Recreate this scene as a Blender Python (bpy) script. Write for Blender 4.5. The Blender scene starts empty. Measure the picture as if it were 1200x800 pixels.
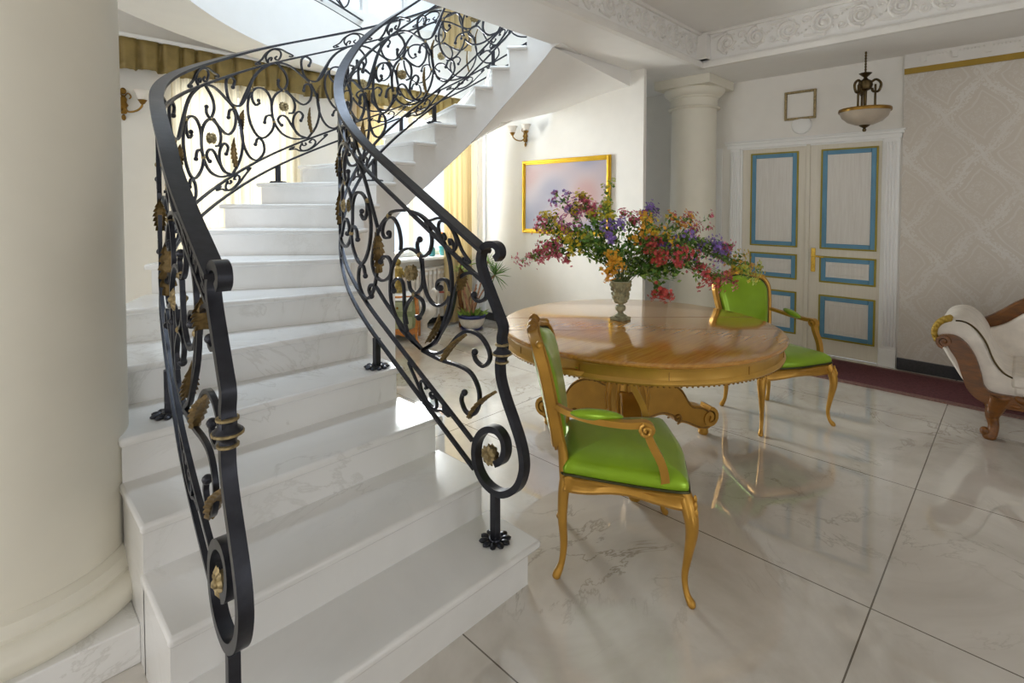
import bpy, math, random
from mathutils import Vector, Matrix
R = random.Random(7)
PI = math.pi
scn = bpy.context.scene
COL = scn.collection
V = Vector

# ------------------------------------------------------------------ camera
F_PX, EYE, PITCH, HY, VX2 = 611.0, 1.5, math.radians(1.9), 239.0, 1199.0
PYC = HY + F_PX*math.tan(PITCH)
YAW = math.atan2(VX2-600, F_PX/math.cos(PITCH))
FWD = V((math.cos(YAW)*math.cos(PITCH), math.sin(YAW)*math.cos(PITCH), -math.sin(PITCH)))
RGT = V((math.sin(YAW), -math.cos(YAW), 0))
UPV = RGT.cross(FWD)
CAM = V((0, 0, EYE))
cd = bpy.data.cameras.new('camera'); cam = bpy.data.objects.new('camera', cd); COL.objects.link(cam)
cam.location = CAM
cam.rotation_euler = (PI/2-PITCH, 0, YAW-PI/2)
cd.sensor_width = 36; cd.lens = F_PX/1200*36
cd.shift_y = -(400-PYC)/1200
cd.clip_start = .02
scn.camera = cam

def ray(x, y): return FWD + RGT*((x-600)/F_PX) - UPV*((y-PYC)/F_PX)
def G(x, y, h=0):
    d = ray(x, y); return CAM + d*((h-EYE)/d.z)
def onX(x, y, X): d = ray(x, y); return CAM + d*(X/d.x)
def onY(x, y, Y): d = ray(x, y); return CAM + d*(Y/d.y)
def atD(x, y, D): return CAM + ray(x, y)*D

# ------------------------------------------------------------------ materials
def lin(c):
    if isinstance(c, str):
        c = [int(c[i:i+2], 16)/255 for i in (0, 2, 4)]
    return tuple(((u/12.92) if u <= .04045 else ((u+.055)/1.055)**2.4) for u in c) + (1,)
def newmat(name):
    m = bpy.data.materials.new(name); m.use_nodes = True
    nt = m.node_tree; return m, nt, nt.nodes['Principled BSDF']
def nd(nt, t, **kw):
    n = nt.nodes.new(t)
    for k, v in kw.items():
        if k in n.inputs: n.inputs[k].default_value = v
        else: setattr(n, k, v)
    return n
def ramp(nt, src, stops):
    r = nd(nt, 'ShaderNodeValToRGB'); nt.links.new(src, r.inputs[0])
    e = r.color_ramp.elements
    while len(e) < len(stops): e.new(.5)
    for q, (p, c) in zip(e, stops): q.position = p; q.color = c
    return r.outputs[0]
def coords(nt, scale=(1,1,1), which='Object', rot=(0,0,0)):
    t = nd(nt, 'ShaderNodeTexCoord'); m = nd(nt, 'ShaderNodeMapping')
    nt.links.new(t.outputs[which], m.inputs[0]); m.inputs['Scale'].default_value = scale; m.inputs['Rotation'].default_value = rot
    return m.outputs[0]
def bump(nt, b, h, strength=.2, dist=.01):
    n = nd(nt, 'ShaderNodeBump', Strength=strength, Distance=dist)
    nt.links.new(h, n.inputs['Height']); nt.links.new(n.outputs[0], b.inputs['Normal'])
def simple(name, col, rough=.5, metal=0, var=.06, scale=8, bmp=0, spec=.5, coat=0):
    m, nt, b = newmat(name)
    c = lin(col)
    no = nd(nt, 'ShaderNodeTexNoise', Scale=scale, Detail=4); nt.links.new(coords(nt), no.inputs['Vector'])
    d = tuple(x*(1-var) for x in c[:3])+(1,); l = tuple(min(1, x*(1+var)) for x in c[:3])+(1,)
    nt.links.new(ramp(nt, no.outputs[0], [(.3, d), (.7, l)]), b.inputs['Base Color'])
    b.inputs['Roughness'].default_value = rough; b.inputs['Metallic'].default_value = metal
    b.inputs['Specular IOR Level'].default_value = spec
    if coat: b.inputs['Coat Weight'].default_value = coat; b.inputs['Coat Roughness'].default_value = .08
    if bmp: bump(nt, b, no.outputs[0], bmp, .01)
    return m
def marble(name, base, dark, vein, rough, scale=1.6, tile=None, grout='6f675c'):
    m, nt, b = newmat(name); L = nt.links
    co = coords(nt)
    n1 = nd(nt, 'ShaderNodeTexNoise', Scale=scale, Detail=6, Roughness=.6, Distortion=.6); L.new(co, n1.inputs['Vector'])
    cA = ramp(nt, n1.outputs[0], [(.30, lin(dark)), (.62, lin(base))])
    n2 = nd(nt, 'ShaderNodeTexNoise', Scale=scale*1.1, Detail=9, Roughness=.62, Distortion=1.6); L.new(co, n2.inputs['Vector'])
    sub = nd(nt, 'ShaderNodeMath', operation='SUBTRACT'); L.new(n2.outputs[0], sub.inputs[0]); sub.inputs[1].default_value = .5
    ab = nd(nt, 'ShaderNodeMath', operation='ABSOLUTE'); L.new(sub.outputs[0], ab.inputs[0])
    vm = ramp(nt, ab.outputs[0], [(0, (.75,.75,.75,1)), (.016, (0,0,0,1))])
    n3 = nd(nt, 'ShaderNodeTexNoise', Scale=scale*.8, Detail=2); L.new(co, n3.inputs['Vector'])
    gate = ramp(nt, n3.outputs[0], [(.48, (0,0,0,1)), (.66, (1,1,1,1))])
    mu = nd(nt, 'ShaderNodeMath', operation='MULTIPLY'); L.new(vm, mu.inputs[0]); L.new(gate, mu.inputs[1])
    mx = nd(nt, 'ShaderNodeMix', data_type='RGBA'); L.new(mu.outputs[0], mx.inputs[0]); L.new(cA, mx.inputs[6]); mx.inputs[7].default_value = lin(vein)
    out = mx.outputs[2]
    if tile:
        sx = nd(nt, 'ShaderNodeSeparateXYZ'); L.new(co, sx.inputs[0])
        ms = []
        for ax, (off, pitch) in zip((0, 1), tile):
            a = nd(nt, 'ShaderNodeMath', operation='SUBTRACT'); L.new(sx.outputs[ax], a.inputs[0]); a.inputs[1].default_value = off - pitch/2
            w = nd(nt, 'ShaderNodeMath', operation='FLOORED_MODULO'); L.new(a.outputs[0], w.inputs[0]); w.inputs[1].default_value = pitch
            s = nd(nt, 'ShaderNodeMath', operation='SUBTRACT'); L.new(w.outputs[0], s.inputs[0]); s.inputs[1].default_value = pitch/2
            q = nd(nt, 'ShaderNodeMath', operation='ABSOLUTE'); L.new(s.outputs[0], q.inputs[0])
            ms.append(q.outputs[0])
        mn = nd(nt, 'ShaderNodeMath', operation='MINIMUM'); L.new(ms[0], mn.inputs[0]); L.new(ms[1], mn.inputs[1])
        gl = nd(nt, 'ShaderNodeMath', operation='LESS_THAN'); L.new(mn.outputs[0], gl.inputs[0]); gl.inputs[1].default_value = .0028
        m2 = nd(nt, 'ShaderNodeMix', data_type='RGBA'); L.new(gl.outputs[0], m2.inputs[0]); L.new(out, m2.inputs[6]); m2.inputs[7].default_value = lin(grout)
        out = m2.outputs[2]
    L.new(out, b.inputs['Base Color'])
    b.inputs['Roughness'].default_value = rough
    if tile: b.inputs['Coat Weight'].default_value = .8; b.inputs['Coat Roughness'].default_value = .02; b.inputs['Coat IOR'].default_value = 1.7
    return m
def woodmat(name, c0, c1, rough, axis=(1, 14, 14), coat=.4, rot=(0,0,0)):
    m, nt, b = newmat(name); L = nt.links
    n = nd(nt, 'ShaderNodeTexNoise', Scale=3.0, Detail=8, Roughness=.65, Distortion=.4); L.new(coords(nt, axis, rot=rot), n.inputs['Vector'])
    L.new(ramp(nt, n.outputs[0], [(.3, lin(c0)), (.7, lin(c1))]), b.inputs['Base Color'])
    b.inputs['Roughness'].default_value = rough; b.inputs['Coat Weight'].default_value = coat; b.inputs['Coat Roughness'].default_value = .12
    return m
def damask(name):
    m, nt, b = newmat(name); L = nt.links
    co = coords(nt, (1, 1, 1))
    dn = nd(nt, 'ShaderNodeTexNoise', Scale=9, Detail=5); L.new(co, dn.inputs['Vector'])
    sx = nd(nt, 'ShaderNodeSeparateXYZ'); L.new(co, sx.inputs[0])
    def M(op, a, c=None):
        n = nd(nt, 'ShaderNodeMath', operation=op)
        for i, q in enumerate((a, c)):
            if q is None: continue
            if isinstance(q, (int, float)): n.inputs[i].default_value = q
            else: L.new(q, n.inputs[i])
        return n.outputs[0]
    w = M('MULTIPLY', M('SUBTRACT', dn.outputs[0], .5), .05)
    y = M('ADD', sx.outputs[1], w); z = M('ADD', sx.outputs[2], w)
    # staggered ogee diamonds of brushed leaves with a small spray in each
    ys = M('ADD', M('DIVIDE', y, .50), M('MULTIPLY', M('SINE', M('MULTIPLY', z, 2*PI/.32)), .035))
    zs_ = M('DIVIDE', z, .64)
    vo = nd(nt, 'ShaderNodeTexNoise', Scale=34, Detail=4, Distortion=1.8); L.new(co, vo.inputs['Vector'])
    wid = M('ADD', .022, M('MULTIPLY', M('GREATER_THAN', vo.outputs[0], .5), .085))
    def line(v, w_): return M('LESS_THAN', M('ABSOLUTE', M('SUBTRACT', M('FRACT', v), .5)), w_)
    pa, pb = M('ADD', ys, zs_), M('SUBTRACT', ys, zs_)
    b1 = M('MAXIMUM', line(pa, wid), line(pb, wid))
    fa, fb = M('ABSOLUTE', M('SUBTRACT', M('FRACT', M('ADD', pa, .5)), .5)), M('ABSOLUTE', M('SUBTRACT', M('FRACT', M('ADD', pb, .5)), .5))
    core = M('MULTIPLY', M('LESS_THAN', M('MAXIMUM', fa, fb), .24), M('GREATER_THAN', vo.outputs[0], .53))
    inner = M('MULTIPLY', M('LESS_THAN', M('ABSOLUTE', M('SUBTRACT', M('MAXIMUM', fa, fb), .31)), .014), .7)
    n4 = nd(nt, 'ShaderNodeTexNoise', Scale=2.6, Detail=2); L.new(co, n4.inputs['Vector'])
    pat = M('MULTIPLY', M('MINIMUM', M('ADD', M('ADD', b1, inner), M('MULTIPLY', core, .55)), 1), M('MULTIPLY', n4.outputs[0], 1.3))
    mx = nd(nt, 'ShaderNodeMix', data_type='RGBA'); L.new(pat, mx.inputs[0])
    mx.inputs[6].default_value = lin('d2cabf'); mx.inputs[7].default_value = lin('dfdbd5')
    L.new(mx.outputs[2], b.inputs['Base Color'])
    rr = M('SUBTRACT', .62, M('MULTIPLY', pat, .26)); L.new(rr, b.inputs['Roughness'])
    return m
def fabric_sheer(name, col, tr=.6):
    m, nt, b = newmat(name); L = nt.links
    wv = nd(nt, 'ShaderNodeTexWave', Scale=14, Distortion=2.0); wv.bands_direction = 'X'; L.new(coords(nt), wv.inputs['Vector'])
    c = lin(col); d = tuple(x*.88 for x in c[:3])+(1,)
    cc = ramp(nt, wv.outputs[0], [(.2, d), (.8, c)])
    L.new(cc, b.inputs['Base Color']); b.inputs['Roughness'].default_value = .9
    t = nd(nt, 'ShaderNodeBsdfTranslucent'); L.new(cc, t.inputs[0])
    ms = nd(nt, 'ShaderNodeMixShader'); ms.inputs[0].default_value = tr
    L.new(b.outputs[0], ms.inputs[1]); L.new(t.outputs[0], ms.inputs[2])
    L.new(ms.outputs[0], nt.nodes['Material Output'].inputs[0])
    return m
def glassmat(name, col='f4f8fa'):
    m, nt, b = newmat(name); L = nt.links
    tr = nd(nt, 'ShaderNodeBsdfTransparent'); tr.inputs[0].default_value = lin(col)
    gl = nd(nt, 'ShaderNodeBsdfGlossy'); gl.inputs['Roughness'].default_value = .02
    fr = nd(nt, 'ShaderNodeFresnel'); fr.inputs[0].default_value = 1.45
    ms = nd(nt, 'ShaderNodeMixShader'); L.new(fr.outputs[0], ms.inputs[0]); L.new(tr.outputs[0], ms.inputs[1]); L.new(gl.outputs[0], ms.inputs[2])
    L.new(ms.outputs[0], nt.nodes['Material Output'].inputs[0])
    return m
def leather(name, col):
    m, nt, b = newmat(name); L = nt.links
    n = nd(nt, 'ShaderNodeTexNoise', Scale=7, Detail=3); L.new(coords(nt), n.inputs['Vector'])
    c = lin(col); L.new(ramp(nt, n.outputs[0], [(.3, tuple(x*.86 for x in c[:3])+(1,)), (.7, c)]), b.inputs['Base Color'])
    b.inputs['Roughness'].default_value = .26; b.inputs['Metallic'].default_value = .3
    b.inputs['Sheen Weight'].default_value = .2
    bump(nt, b, n.outputs[0], .12, .02)
    return m
def blurpaint(name, stops):
    m, nt, b = newmat(name); L = nt.links
    n = nd(nt, 'ShaderNodeTexNoise', Scale=2.6, Detail=1.0); L.new(coords(nt, which='Object'), n.inputs['Vector'])
    L.new(ramp(nt, n.outputs[0], stops), b.inputs['Base Color']); b.inputs['Roughness'].default_value = .35
    return m

M = {}
M['paint'] = simple('wall_paint', 'efece6', .6, var=.015)
M['ceil'] = simple('ceiling_paint', 'efedea', .65, var=.012)
M['plaster'] = simple('plaster_relief', 'e9e6e1', .6, var=.03)
M['step'] = marble('white_marble', 'ecebe9', 'dfdedb', 'd6d4d0', .2, 1.3)
M['floor'] = marble('floor_marble', 'dbd6ce', 'bab2a6', '8b806f', .05, 1.5, tile=((3.415, 1.135), (.37, 2.30)))
M['iron'] = simple('wrought_iron', '34353c', .33, .6, var=.2, scale=30, bmp=.06)
M['stripe'] = simple('ochre_stripe', 'a3842a', .45, .2)
M['bronze'] = simple('aged_bronze', '75603a', .45, .55, var=.35, scale=60)
M['gilt'] = simple('gilt_rosette', '9c8a63', .5, .5, var=.4, scale=70)
M['gold'] = simple('gilded_wood', 'b98a37', .34, .5, var=.1, scale=12)
M['golddark'] = simple('dark_gilded_wood', '8a6326', .45, .4, var=.3, scale=30)  # darker gilding for chair crest, beading, joints and carved edges
M['frame'] = simple('gold_frame', 'e0b32e', .28, .6, var=.1)
M['green'] = leather('green_leather', '90b718')
M['sagelight'] = simple('pale_sage', 'a3a988', .45, var=.2, scale=12)
M['nails'] = simple('nailhead_trim', '3b3a1e', .4, .6)
M['tabletop'] = woodmat('honey_veneer', 'a86d26', 'c99542', .09, (1.2, 20, 20), .7, rot=(0, 0, .6))
M['tablegold'] = simple('gold_leaf_apron', 'c19540', .28, .35, var=.14, scale=6)
M['mahog'] = woodmat('carved_mahogany', '4a2a05', '7d4a0c', .38, (4, 4, 14), .05)
M['cream'] = simple('cream_brocade', 'ddd5ca', .6, var=.09, scale=16, bmp=.05)
M['wallpaper'] = damask('damask_wallpaper')
M['door'] = woodmat('cream_door_paint', 'd9d2c2', 'e2dccd', .4, (16, 16, 1), .1)
M['doorin'] = woodmat('pale_ash_panel', 'd3cec6', 'e2dfd9', .35, (22, 22, 1.2), .2)
M['blue'] = simple('blue_door_trim', '5b8fae', .4, var=.08)
M['olive'] = simple('olive_gold_line', '9a8a1c', .4, .1)
M['brass'] = simple('antique_brass', '8d6a2c', .32, .8, var=.25, scale=20)
M['darkbrass'] = simple('dark_brass', '54452a', .35, .8, var=.25, scale=20)
M['stone'] = simple('dark_granite', '3d3d3f', .3, var=.25, scale=60)
M['carpet'] = simple('maroon_carpet', '5c2e33', .95, var=.35, scale=60, bmp=.2)
M['carpetedge'] = simple('carpet_border', '7a5a52', .95, var=.3, scale=80)
M['column'] = simple('column_paint', 'e6e1d2', .5, var=.015)
M['valance'] = simple('olive_gold_satin', '8a7642', .5, .1, var=.15, scale=12)
M['sheer'] = fabric_sheer('cream_sheer', 'f1e7d0', .6)
M['drape'] = fabric_sheer('gold_drape', 'c9b283', .15)
M['white'] = simple('white_lacquer', 'f1f1ef', .35, var=.01)
M['glass'] = glassmat('window_glass')
M['milk'] = simple('frosted_glass', 'e8e2da', .3, var=.03, scale=14)
M['lampbowl'] = simple('alabaster_bowl', 'b7aa99', .3, var=.14, scale=9)
M['leaf'] = simple('leaf_green', '4f7a2c', .55, var=.4, scale=30)
M['leafl'] = simple('pale_leaf_green', '86a548', .55, var=.3, scale=30)
M['stem'] = simple('stem_green', '5b6a35', .6, var=.2)
for k, c in dict(pink='c95f78', red='c5504a', magenta='a8558f', yellow='cdb92e', orange='dfa42c', purple='8a6db8', crimson='b84a5a', bud='b4bd4c').items():
    M[k] = simple(k+'_petal', c, .6, var=.3, scale=40)
M['urn'] = simple('verdigris_stone', '9b9a7c', .7, var=.45, scale=26, bmp=.4)
M['terra'] = simple('white_ceramic', 'e3dcd2', .35, var=.08, scale=30)
M['cobalt'] = simple('cobalt_rim', '2c3163', .3)
M['teal'] = simple('teal_ceramic', '3f8486', .35)
M['soil'] = simple('potting_soil', '3b2b20', .95, var=.4, scale=60)
M['bark'] = simple('dracaena_stem', 'a5795c', .8, var=.3, scale=30)
M['sage'] = simple('painted_sage', '7f8a63', .45, var=.25, scale=12)
M['amberwood'] = woodmat('amber_wood', '9c5a1d', 'c98234', .3, (4, 4, 12), .4)
M['tan'] = simple('gold_statue', '8f7a3c', .45, .4, var=.4, scale=30)
M['redbrown'] = simple('red_brown_glaze', '9a4433', .35)
M['chrome'] = simple('brass_handle', 'd5b04a', .25, .8)

# ------------------------------------------------------------------ mesh building
class MB:
    def __init__(s): s.v = []; s.f = []
    def add(s, vs, fs):
        o = len(s.v); s.v += [V(p) for p in vs]; s.f += [tuple(i+o for i in f) for f in fs]; return s
    def box(s, a, b):
        (x0,y0,z0),(x1,y1,z1) = a, b
        return s.add([(x0,y0,z0),(x1,y0,z0),(x1,y1,z0),(x0,y1,z0),(x0,y0,z1),(x1,y0,z1),(x1,y1,z1),(x0,y1,z1)],
                     [(0,3,2,1),(4,5,6,7),(0,1,5,4),(1,2,6,5),(2,3,7,6),(3,0,4,7)])
    def prism(s, poly, f):
        """poly: list of 2d points; f(p, k) -> 3d for k=0,1"""
        n = len(poly)
        return s.add([f(p, 0) for p in poly]+[f(p, 1) for p in poly],
                     [tuple(range(n))[::-1], tuple(range(n, 2*n))]+[(i, (i+1) % n, n+(i+1) % n, n+i) for i in range(n)])
    def prismz(s, poly, z0, z1): return s.prism(poly, lambda p, k: (p[0], p[1], z1 if k else z0))
    def lathe(s, prof, c=(0,0,0), seg=32, a0=0, ax='z'):
        n = len(prof); vs = []; fs = []
        for i in range(seg):
            a = a0+2*PI*i/seg
            for r, z in prof:
                p = (r*math.cos(a), r*math.sin(a), z)
                if ax == 'x': p = (z, p[0], p[1])
                if ax == 'y': p = (p[1], z, p[0])
                vs.append((c[0]+p[0], c[1]+p[1], c[2]+p[2]))
        for i in range(seg):
            j = (i+1) % seg
            for k in range(n-1): fs.append((i*n+k, j*n+k, j*n+k+1, i*n+k+1))
        for k, rev in ((0, 1), (n-1, 0)):
            if prof[k][0] > 1e-5:
                q = [i*n+k for i in range(seg)]; fs.append(tuple(q[::-1] if rev else q))
        return s.add(vs, fs)
    def sphere(s, c, r, seg=10, rings=7, sc=(1,1,1), rot=None):
        prof = [(math.sin(PI*k/rings), -math.cos(PI*k/rings)) for k in range(rings+1)]
        m = MB(); m.lathe([(max(0, a), b) for a, b in prof], seg=seg)
        pts = [V((p.x*r*sc[0], p.y*r*sc[1], p.z*r*sc[2])) for p in m.v]
        if rot is not None: pts = [rot @ p for p in pts]
        return s.add([p+V(c) for p in pts], m.f)
    def sweep(s, pts, nrm, w, t, closed=False):
        """rectangular bar: w along the given normal, t across it"""
        n = len(pts); vs = []; fs = []
        for i, p in enumerate(pts):
            a = pts[(i-1) % n] if closed or i > 0 else p; b = pts[(i+1) % n] if closed or i < n-1 else p
            T = (V(b)-V(a)).normalized(); N = V(nrm[i] if isinstance(nrm, list) else nrm)
            N = (N - T*N.dot(T)).normalized(); B = T.cross(N)
            tt = t[i] if isinstance(t, list) else t
            ww = w[i] if isinstance(w, list) else w
            for q, r in ((1,1),(1,-1),(-1,-1),(-1,1)): vs.append(V(p)+N*(q*ww/2)+B*(r*tt/2))
        m = n if closed else n-1
        for i in range(m):
            j = (i+1) % n
            for k in range(4): fs.append((i*4+k, i*4+(k+1) % 4, j*4+(k+1) % 4, j*4+k))
        if not closed: fs += [(3,2,1,0), (n*4-4, n*4-3, n*4-2, n*4-1)]
        return s.add(vs, fs)
    def tube(s, pts, rad, seg=8, closed=False, flat=None):
        """round tube with radii; flat=(normal, factor) squashes along normal"""
        n = len(pts); vs = []; fs = []; up = None
        for i, p in enumerate(pts):
            a = pts[(i-1) % n] if closed or i > 0 else p; b = pts[(i+1) % n] if closed or i < n-1 else p
            T = (V(b)-V(a)); T = T.normalized() if T.length > 1e-9 else V((0,0,1))
            if up is None:
                up = V((0,0,1)) if abs(T.z) < .9 else V((1,0,0))
            N = (up-T*up.dot(T)).normalized(); up = N; B = T.cross(N)
            r = rad[i] if isinstance(rad, (list, tuple)) else rad
            for k in range(seg):
                an = 2*PI*k/seg+PI/seg; d = N*math.cos(an)*r+B*math.sin(an)*r
                if flat: fn = V(flat[0]); d = d-fn*d.dot(fn)*(1-flat[1])
                vs.append(V(p)+d)
        m = n if closed else n-1
        for i in range(m):
            j = (i+1) % n
            for k in range(seg): fs.append((i*seg+k, j*seg+k, j*seg+(k+1) % seg, i*seg+(k+1) % seg))
        if not closed: fs += [tuple(range(seg)), tuple(range((n-1)*seg, n*seg))[::-1]]
        return s.add(vs, fs)
    def grid(s, nu, nv, f, wrap=False):
        vs = [f(i/(nu-1) if not wrap else i/nu, j/(nv-1)) for i in range(nu) for j in range(nv)]
        fs = [(i*nv+j, ((i+1) % nu)*nv+j, ((i+1) % nu)*nv+j+1, i*nv+j+1) for i in range(nu if wrap else nu-1) for j in range(nv-1)]
        return s.add(vs, fs)
    def merge(s, o, mat=None):
        return s.add([mat @ p for p in o.v] if mat is not None else o.v, o.f)

def spl(pts, k=5, closed=False):
    """Catmull-Rom through 2d/3d points"""
    P = [V(p) for p in pts]; n = len(P); out = []
    rng = range(n if closed else n-1)
    for i in rng:
        p1, p2 = P[i], P[(i+1) % n]
        p0 = P[(i-1) % n] if closed or i > 0 else p1*2-p2
        p3 = P[(i+2) % n] if closed or i < n-2 else p2*2-p1
        for j in range(k):
            t = j/k
            out.append(.5*((2*p1)+(p2-p0)*t+(2*p0-5*p1+4*p2-p3)*t*t+(3*p1-p0-3*p2+p3)*t**3))
    if not closed: out.append(P[-1])
    return out

def obj(name, mb, mat, parent=None, smooth=40, bevel=0, bseg=2, solid=0, sub=0, loc=None, recalc=True):
    me = bpy.data.meshes.new(name)
    off = V((0,0,0))
    if loc is not None: off = V(loc)
    elif parent is not None and parent.get('_w'):
        q = parent
        while q is not None: off = off+q.location; q = q.parent
    me.from_pydata([tuple(p-off) for p in mb.v], [], mb.f); me.update()
    if recalc:
        import bmesh
        bm = bmesh.new(); bm.from_mesh(me); bmesh.ops.recalc_face_normals(bm, faces=bm.faces); bm.to_mesh(me); bm.free()
    if smooth:
        me.polygons.foreach_set('use_smooth', [True]*len(me.polygons)); me.set_sharp_from_angle(angle=math.radians(smooth))
    me.materials.append(M[mat] if isinstance(mat, str) else mat)
    o = bpy.data.objects.new(name, me); COL.objects.link(o)
    if loc is not None: o.location = off
    if parent is not None: o.parent = parent
    if parent is not None and parent.get('_w'): o['_w'] = 1
    if bevel:
        b = o.modifiers.new('bevel', 'BEVEL'); b.width = bevel; b.segments = bseg; b.limit_method = 'ANGLE'; b.angle_limit = math.radians(35)
    if solid:
        b = o.modifiers.new('solid', 'SOLIDIFY'); b.thickness = solid
    if sub:
        b = o.modifiers.new('sub', 'SUBSURF'); b.levels = sub; b.render_levels = sub
    return o
def thing(name, label, cat, loc=(0,0,0), rz=0, group=None, world=False):
    o = bpy.data.objects.new(name, None); COL.objects.link(o); o.empty_display_size = .1
    o.location = loc; o.rotation_euler = (0, 0, rz); o['label'] = label; o['category'] = cat; o['kind'] = 'thing'
    if group: o['group'] = group
    if world: o['_w'] = 1
    return o
def struct(name, mb, mat, **kw):
    o = obj(name, mb, mat, **kw); o['kind'] = 'structure'; return o
def tag(o, label, cat, group=None):
    o['label'] = label; o['category'] = cat; o['kind'] = 'thing'
    if group: o['group'] = group
    return o
def dup(root, loc, rz, label, group=None):
    r = root.copy(); COL.objects.link(r); r.location = loc; r.rotation_euler = (0, 0, rz); r['label'] = label
    def rec(a, b):
        for ch in list(a.children):
            c = ch.copy(); COL.objects.link(c); c.parent = b; rec(ch, c)
    rec(root, r)
    if group: r['group'] = group
    return r
LP = dict(sky=250, up=25, n1=60, n2=270, n3=6, w=42, s=10, s2=52, world=1.25, exp=0.35)

# ================================================================== ROOM SHELL
def wall_rects(u0, u1, z0, z1, holes):
    """rectangles of a wall with holes [(ua, ub, za, zb)] in separate columns"""
    out = []; cuts = sorted({u0, u1, *[h[0] for h in holes], *[h[1] for h in holes]})
    for a, b in zip(cuts, cuts[1:]):
        hs = sorted([h for h in holes if h[0] <= a+1e-6 and h[1] >= b-1e-6], key=lambda h: h[2]); z = z0
        for h in hs:
            if h[2] > z+1e-6: out.append((a, b, z, h[2]))
            z = h[3]
        if z < z1-1e-6: out.append((a, b, z, z1))
    return out
XD, XP, YN = 5.845, 4.6, 5.3       # door wall, painting wall, window wall
HB, HC, HU, HT = 2.83, 3.18, 3.42, 6.0

b = MB().box((-4.2, -5.2, -.12), (6.4, 6.0, 0)); struct('floor', b, 'floor', smooth=0)

W1 = (1.18, 2.22, .12, 2.56); W2 = (3.05, 4.34, .86, 2.6); WU = (2.55, 4.2, 3.62, 5.3)
b = MB()
for a, c, z0, z1 in wall_rects(-4, 6.05, 0, HT, [W1, W2, WU, (4.95, 5.6, .9, 2.4)]): b.box((a, YN, z0), (c, YN+.18, z1))  # last opening is unseen, added to let light into the corridor
struct('wall_north', b, 'paint', smooth=0)
b = MB().box((XP, 2.69, 0), (XP+.05, YN, 2.83)).box((XP, 2.84, 2.83), (XP+.2, YN, HT)); struct('wall_east', b, 'paint', smooth=0)
b = MB()
for a, c, z0, z1 in wall_rects(-5, YN, 0, HC, [(.935, 2.205, 0, 2.105)]): b.box((XD, a, z0), (XD+.2, c, z1))
struct('wall_door', b, 'paint', smooth=0)
b = MB().box((XD-.02, -5, 0), (XD, .785, HB)); struct('wall_wallpaper', b, 'wallpaper', smooth=0)
b = MB()
for a, c, z0, z1 in wall_rects(-5, YN, 0, HU, [(.7, 2.1, .7, 2.6), (3.2, 4.8, .7, 2.6)]): b.box((-4.2, a, z0), (-4, c, z1))
struct('wall_west', b, 'paint', smooth=0)
b = MB()
for a, c, z0, z1 in wall_rects(-4, 6, 0, HU, [(-2.8, -.8, .7, 2.6), (1.6, 3.6, .7, 2.6)]): b.box((a, -5.2, z0), (c, -5, z1))
struct('wall_south', b, 'paint', smooth=0)

# ceilings
b = MB().box((-4, -5, HC), (5.04, 2.32, HU)); struct('ceiling', b, 'ceil', smooth=0)
b = MB().box((5.04, -5, HB), (XD+.2, YN, HU)); struct('ceiling_hall', b, 'ceil', smooth=0)
b = MB().box((-4, 2.32, HB), (5.04, 2.84, HU)).box((XP+.06, 2.84, HB), (5.04, YN, HU)); struct('ceiling_beam_stair', b, 'ceil', smooth=0, bevel=.004)
# ring beam around the stair opening
SC = V((2.45, 2.5)); 
def pol(phi, r, z=None):
    a = math.radians(phi); p = (SC.x-r*math.cos(a), SC.y+r*math.sin(a))
    return V(p) if z is None else V((p[0], p[1], z))
Bc = spl([pol(9.5, 2.07), pol(25, 2.06), (1.0, 3.93), (1.35, 4.29), (1.78, 4.6), (2.38, 4.88), (3.15, YN+.02)], 6)
Ac = [pol(p, 2.62) for p in range(7, 80, 4)]
Ac = [p for p in Ac if p.y < YN] + [V((2.05, YN+.02))]
b = MB(); n = 40
def resample(P, n):
    L = [0]
    for i in range(1, len(P)): L.append(L[-1]+(P[i]-P[i-1]).length)
    out = []; k = 0
    for i in range(n):
        s = L[-1]*i/(n-1)
        while k < len(P)-2 and L[k+1] < s: k += 1
        t = (s-L[k])/max(1e-9, L[k+1]-L[k]); out.append(P[k].lerp(P[k+1], min(1, max(0, t))))
    return out
Br, Ar = resample(Bc, n), resample(Ac, n)
vs = []; fs = []
for i in range(n):
    for q, z in ((Br[i], HB), (Ar[i], HB), (Ar[i], HU), (Br[i], HU)): vs.append((q.x, q.y, z))
for i in range(n-1):
    for k in range(4): fs.append((i*4+k, i*4+(k+1) % 4, i*4+4+(k+1) % 4, i*4+4+k))
fs += [(0,1,2,3), (n*4-1, n*4-2, n*4-3, n*4-4)]
b.add(vs, fs); struct('ceiling_ring', b, 'ceil', smooth=30)
# flat ceiling outside of the ring
poly = [V((-4, 2.84)), Ar[0]+V((.1, -.1))]+[p+(p-SC).normalized()*-.05 for p in Ar[1:-1]]+[V((2.0, YN)), V((-4, YN))]
b = MB().prismz([(p.x, p.y) for p in poly], HC, HU-.01); struct('ceiling_side', b, 'ceil', smooth=0)
# upper storey
b = MB().box((-1.4, 1.0, HU), (-1.2, YN, HT)).box((-1.4, .8, HU), (4.8, 1.0, HT)).box((4.6, .8, HU), (4.8, 2.84, HT)); struct('wall_upper', b, 'paint', smooth=0)
b = MB()
for a, c, y0, y1 in wall_rects(-1.4, 4.8, .8, YN+.18, [(.6, 4.0, 2.3, 4.7)]): b.box((a, y0, HT), (c, y1, HT+.2))
struct('ceiling_upper', b, 'ceil', smooth=0)
b = MB().box((.6, 2.3, HT+.05), (4.0, 4.7, HT+.06)); struct('window_4', b, 'glass', smooth=0)

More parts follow.
